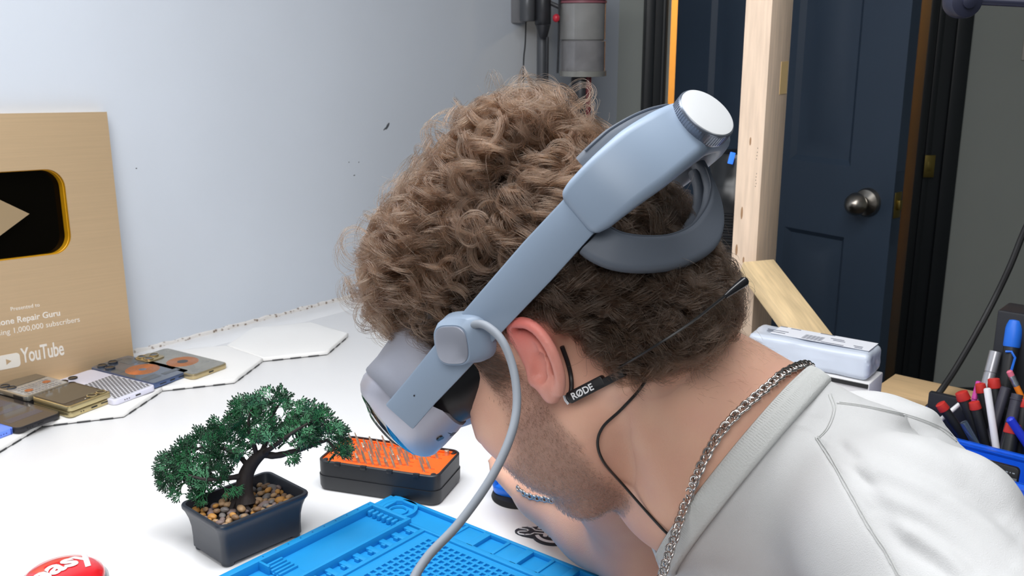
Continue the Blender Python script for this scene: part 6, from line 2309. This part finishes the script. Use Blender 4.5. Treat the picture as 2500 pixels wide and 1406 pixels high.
for pts, r0, r1 in BR:
    branch('branch', pts, r0, r1, bons)
# foliage sprays: flat forked fans of scale-leaf twiglets
m_leaf = []
m_tip = mat('spray_tip', '#173624', 0.5)
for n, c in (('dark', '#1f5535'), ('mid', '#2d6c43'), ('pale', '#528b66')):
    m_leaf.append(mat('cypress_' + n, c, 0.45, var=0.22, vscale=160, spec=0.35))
def spray(seed, m):
    rs = random.Random(seed)
    mb = MB()
    def grow(p, d, up, L, lev):
        side = nrm(np.cross(d, up))
        e = p + d * L
        mid = p + d * L * .5 + up * L * .05
        r = 0.00050 if lev < 2 else 0.00056
        mb.tube([p, mid, e], [r * .75, r, r * 1.05], 5)
        if lev >= 3:
            mb.cur = 1
            mb.tube([e, e + d * 0.0012, e + d * 0.0022], [r * 1.1, r * 1.5, r * .6], 5)
            mb.cur = 0
            return
        for sgn in (-1, 1):
            nd = nrm(d + side * sgn * rs.uniform(.38, .70) + up * rs.uniform(-.15, .2))
            grow(p + d * L * rs.uniform(.55, .9), nd, up, L * rs.uniform(.66, .86), lev + 1)
        grow(e, nrm(d + side * rs.uniform(-.25, .25) + up * rs.uniform(-.1, .15)), up, L * rs.uniform(.65, .85), lev + 1)
    grow(np.zeros(3), np.array([1.0, 0, 0]), np.array([0, 0, 1.0]), 0.0088, 0)
    return mb.mesh('foliage_spray', [m, m_tip], 0)
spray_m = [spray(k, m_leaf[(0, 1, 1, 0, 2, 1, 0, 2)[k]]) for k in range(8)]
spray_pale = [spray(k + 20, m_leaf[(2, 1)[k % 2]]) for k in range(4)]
# crown: outline of the foliage as seen, with a depth of its own
UP_ED = [(375, 1165), (395, 1118), (430, 1088), (470, 1055), (510, 1030), (545, 1005), (575, 985), (600, 962), (640, 946), (690, 952), (730, 968), (770, 985), (805, 1005), (835, 1030), (852, 1062), (855, 1090)]
LO_ED = [(375, 1172), (400, 1205), (440, 1215), (480, 1225), (520, 1195), (560, 1165), (600, 1110), (640, 1072), (680, 1085), (720, 1095), (760, 1082), (790, 1072), (815, 1115), (840, 1118), (855, 1100), (860, 1095)]
ux, uy = [p[0] for p in UP_ED], [p[1] for p in UP_ED]
lx, ly = [p[0] for p in LO_ED], [p[1] for p in LO_ED]
hub = [np.array(p) for pts, _, _ in BR for p in pts[2:]]
r6 = np.random.default_rng(21)
cnt = 0
while cnt < 290:
    x = r6.uniform(385, 852)
    y0, y1 = np.interp(x, ux, uy) + 12, np.interp(x, lx, ly) - 4
    if y1 - y0 < 6:
        continue
    if r6.random() > 0.35 + 0.65 * (y1 - y0) / 130:
        continue
    y = y0 + (y1 - y0) * (r6.random() ** 1.15)
    thick = 0.034 * math.sin(min(1, max(0.1, (x - 370) / 240)) * PI / 2) * (1 if x < 780 else .5)
    dd = r6.uniform(-1, 1) * thick
    p = bp(x, y, dd)
    h = min(hub, key=lambda q: np.linalg.norm(q - p))
    out = nrm(p - h)
    d = nrm(out * 0.75 + np.array([0, 0, .55]) + np.array([-.25 if x < 520 else (.3 if x > 720 else 0), 0, -.35 if (x < 470 or x > 800) else 0]) + r6.normal(0, .30, 3))
    upv = nrm(np.array([0, -0.75, 0.65]) + r6.normal(0, .35, 3))
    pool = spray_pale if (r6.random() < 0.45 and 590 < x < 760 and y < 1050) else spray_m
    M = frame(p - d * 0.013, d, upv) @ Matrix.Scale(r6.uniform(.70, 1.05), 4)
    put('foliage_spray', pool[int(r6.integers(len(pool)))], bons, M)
    cnt += 1
# hanging spray in front of the pebbles
for px, py, tx_, ty_ in ((540, 1185, 575, 1212), (560, 1180, 590, 1205), (500, 1195, 490, 1225), (690, 1105, 735, 1128), (700, 1100, 722, 1122)):
    a, b = bp(px, py, -.016), bp(tx_, ty_, -.020)
    put('foliage_spray', spray_m[1], bons, frame(a, b - a, (0, -.8, .6)) @ Matrix.Scale(.8, 4))
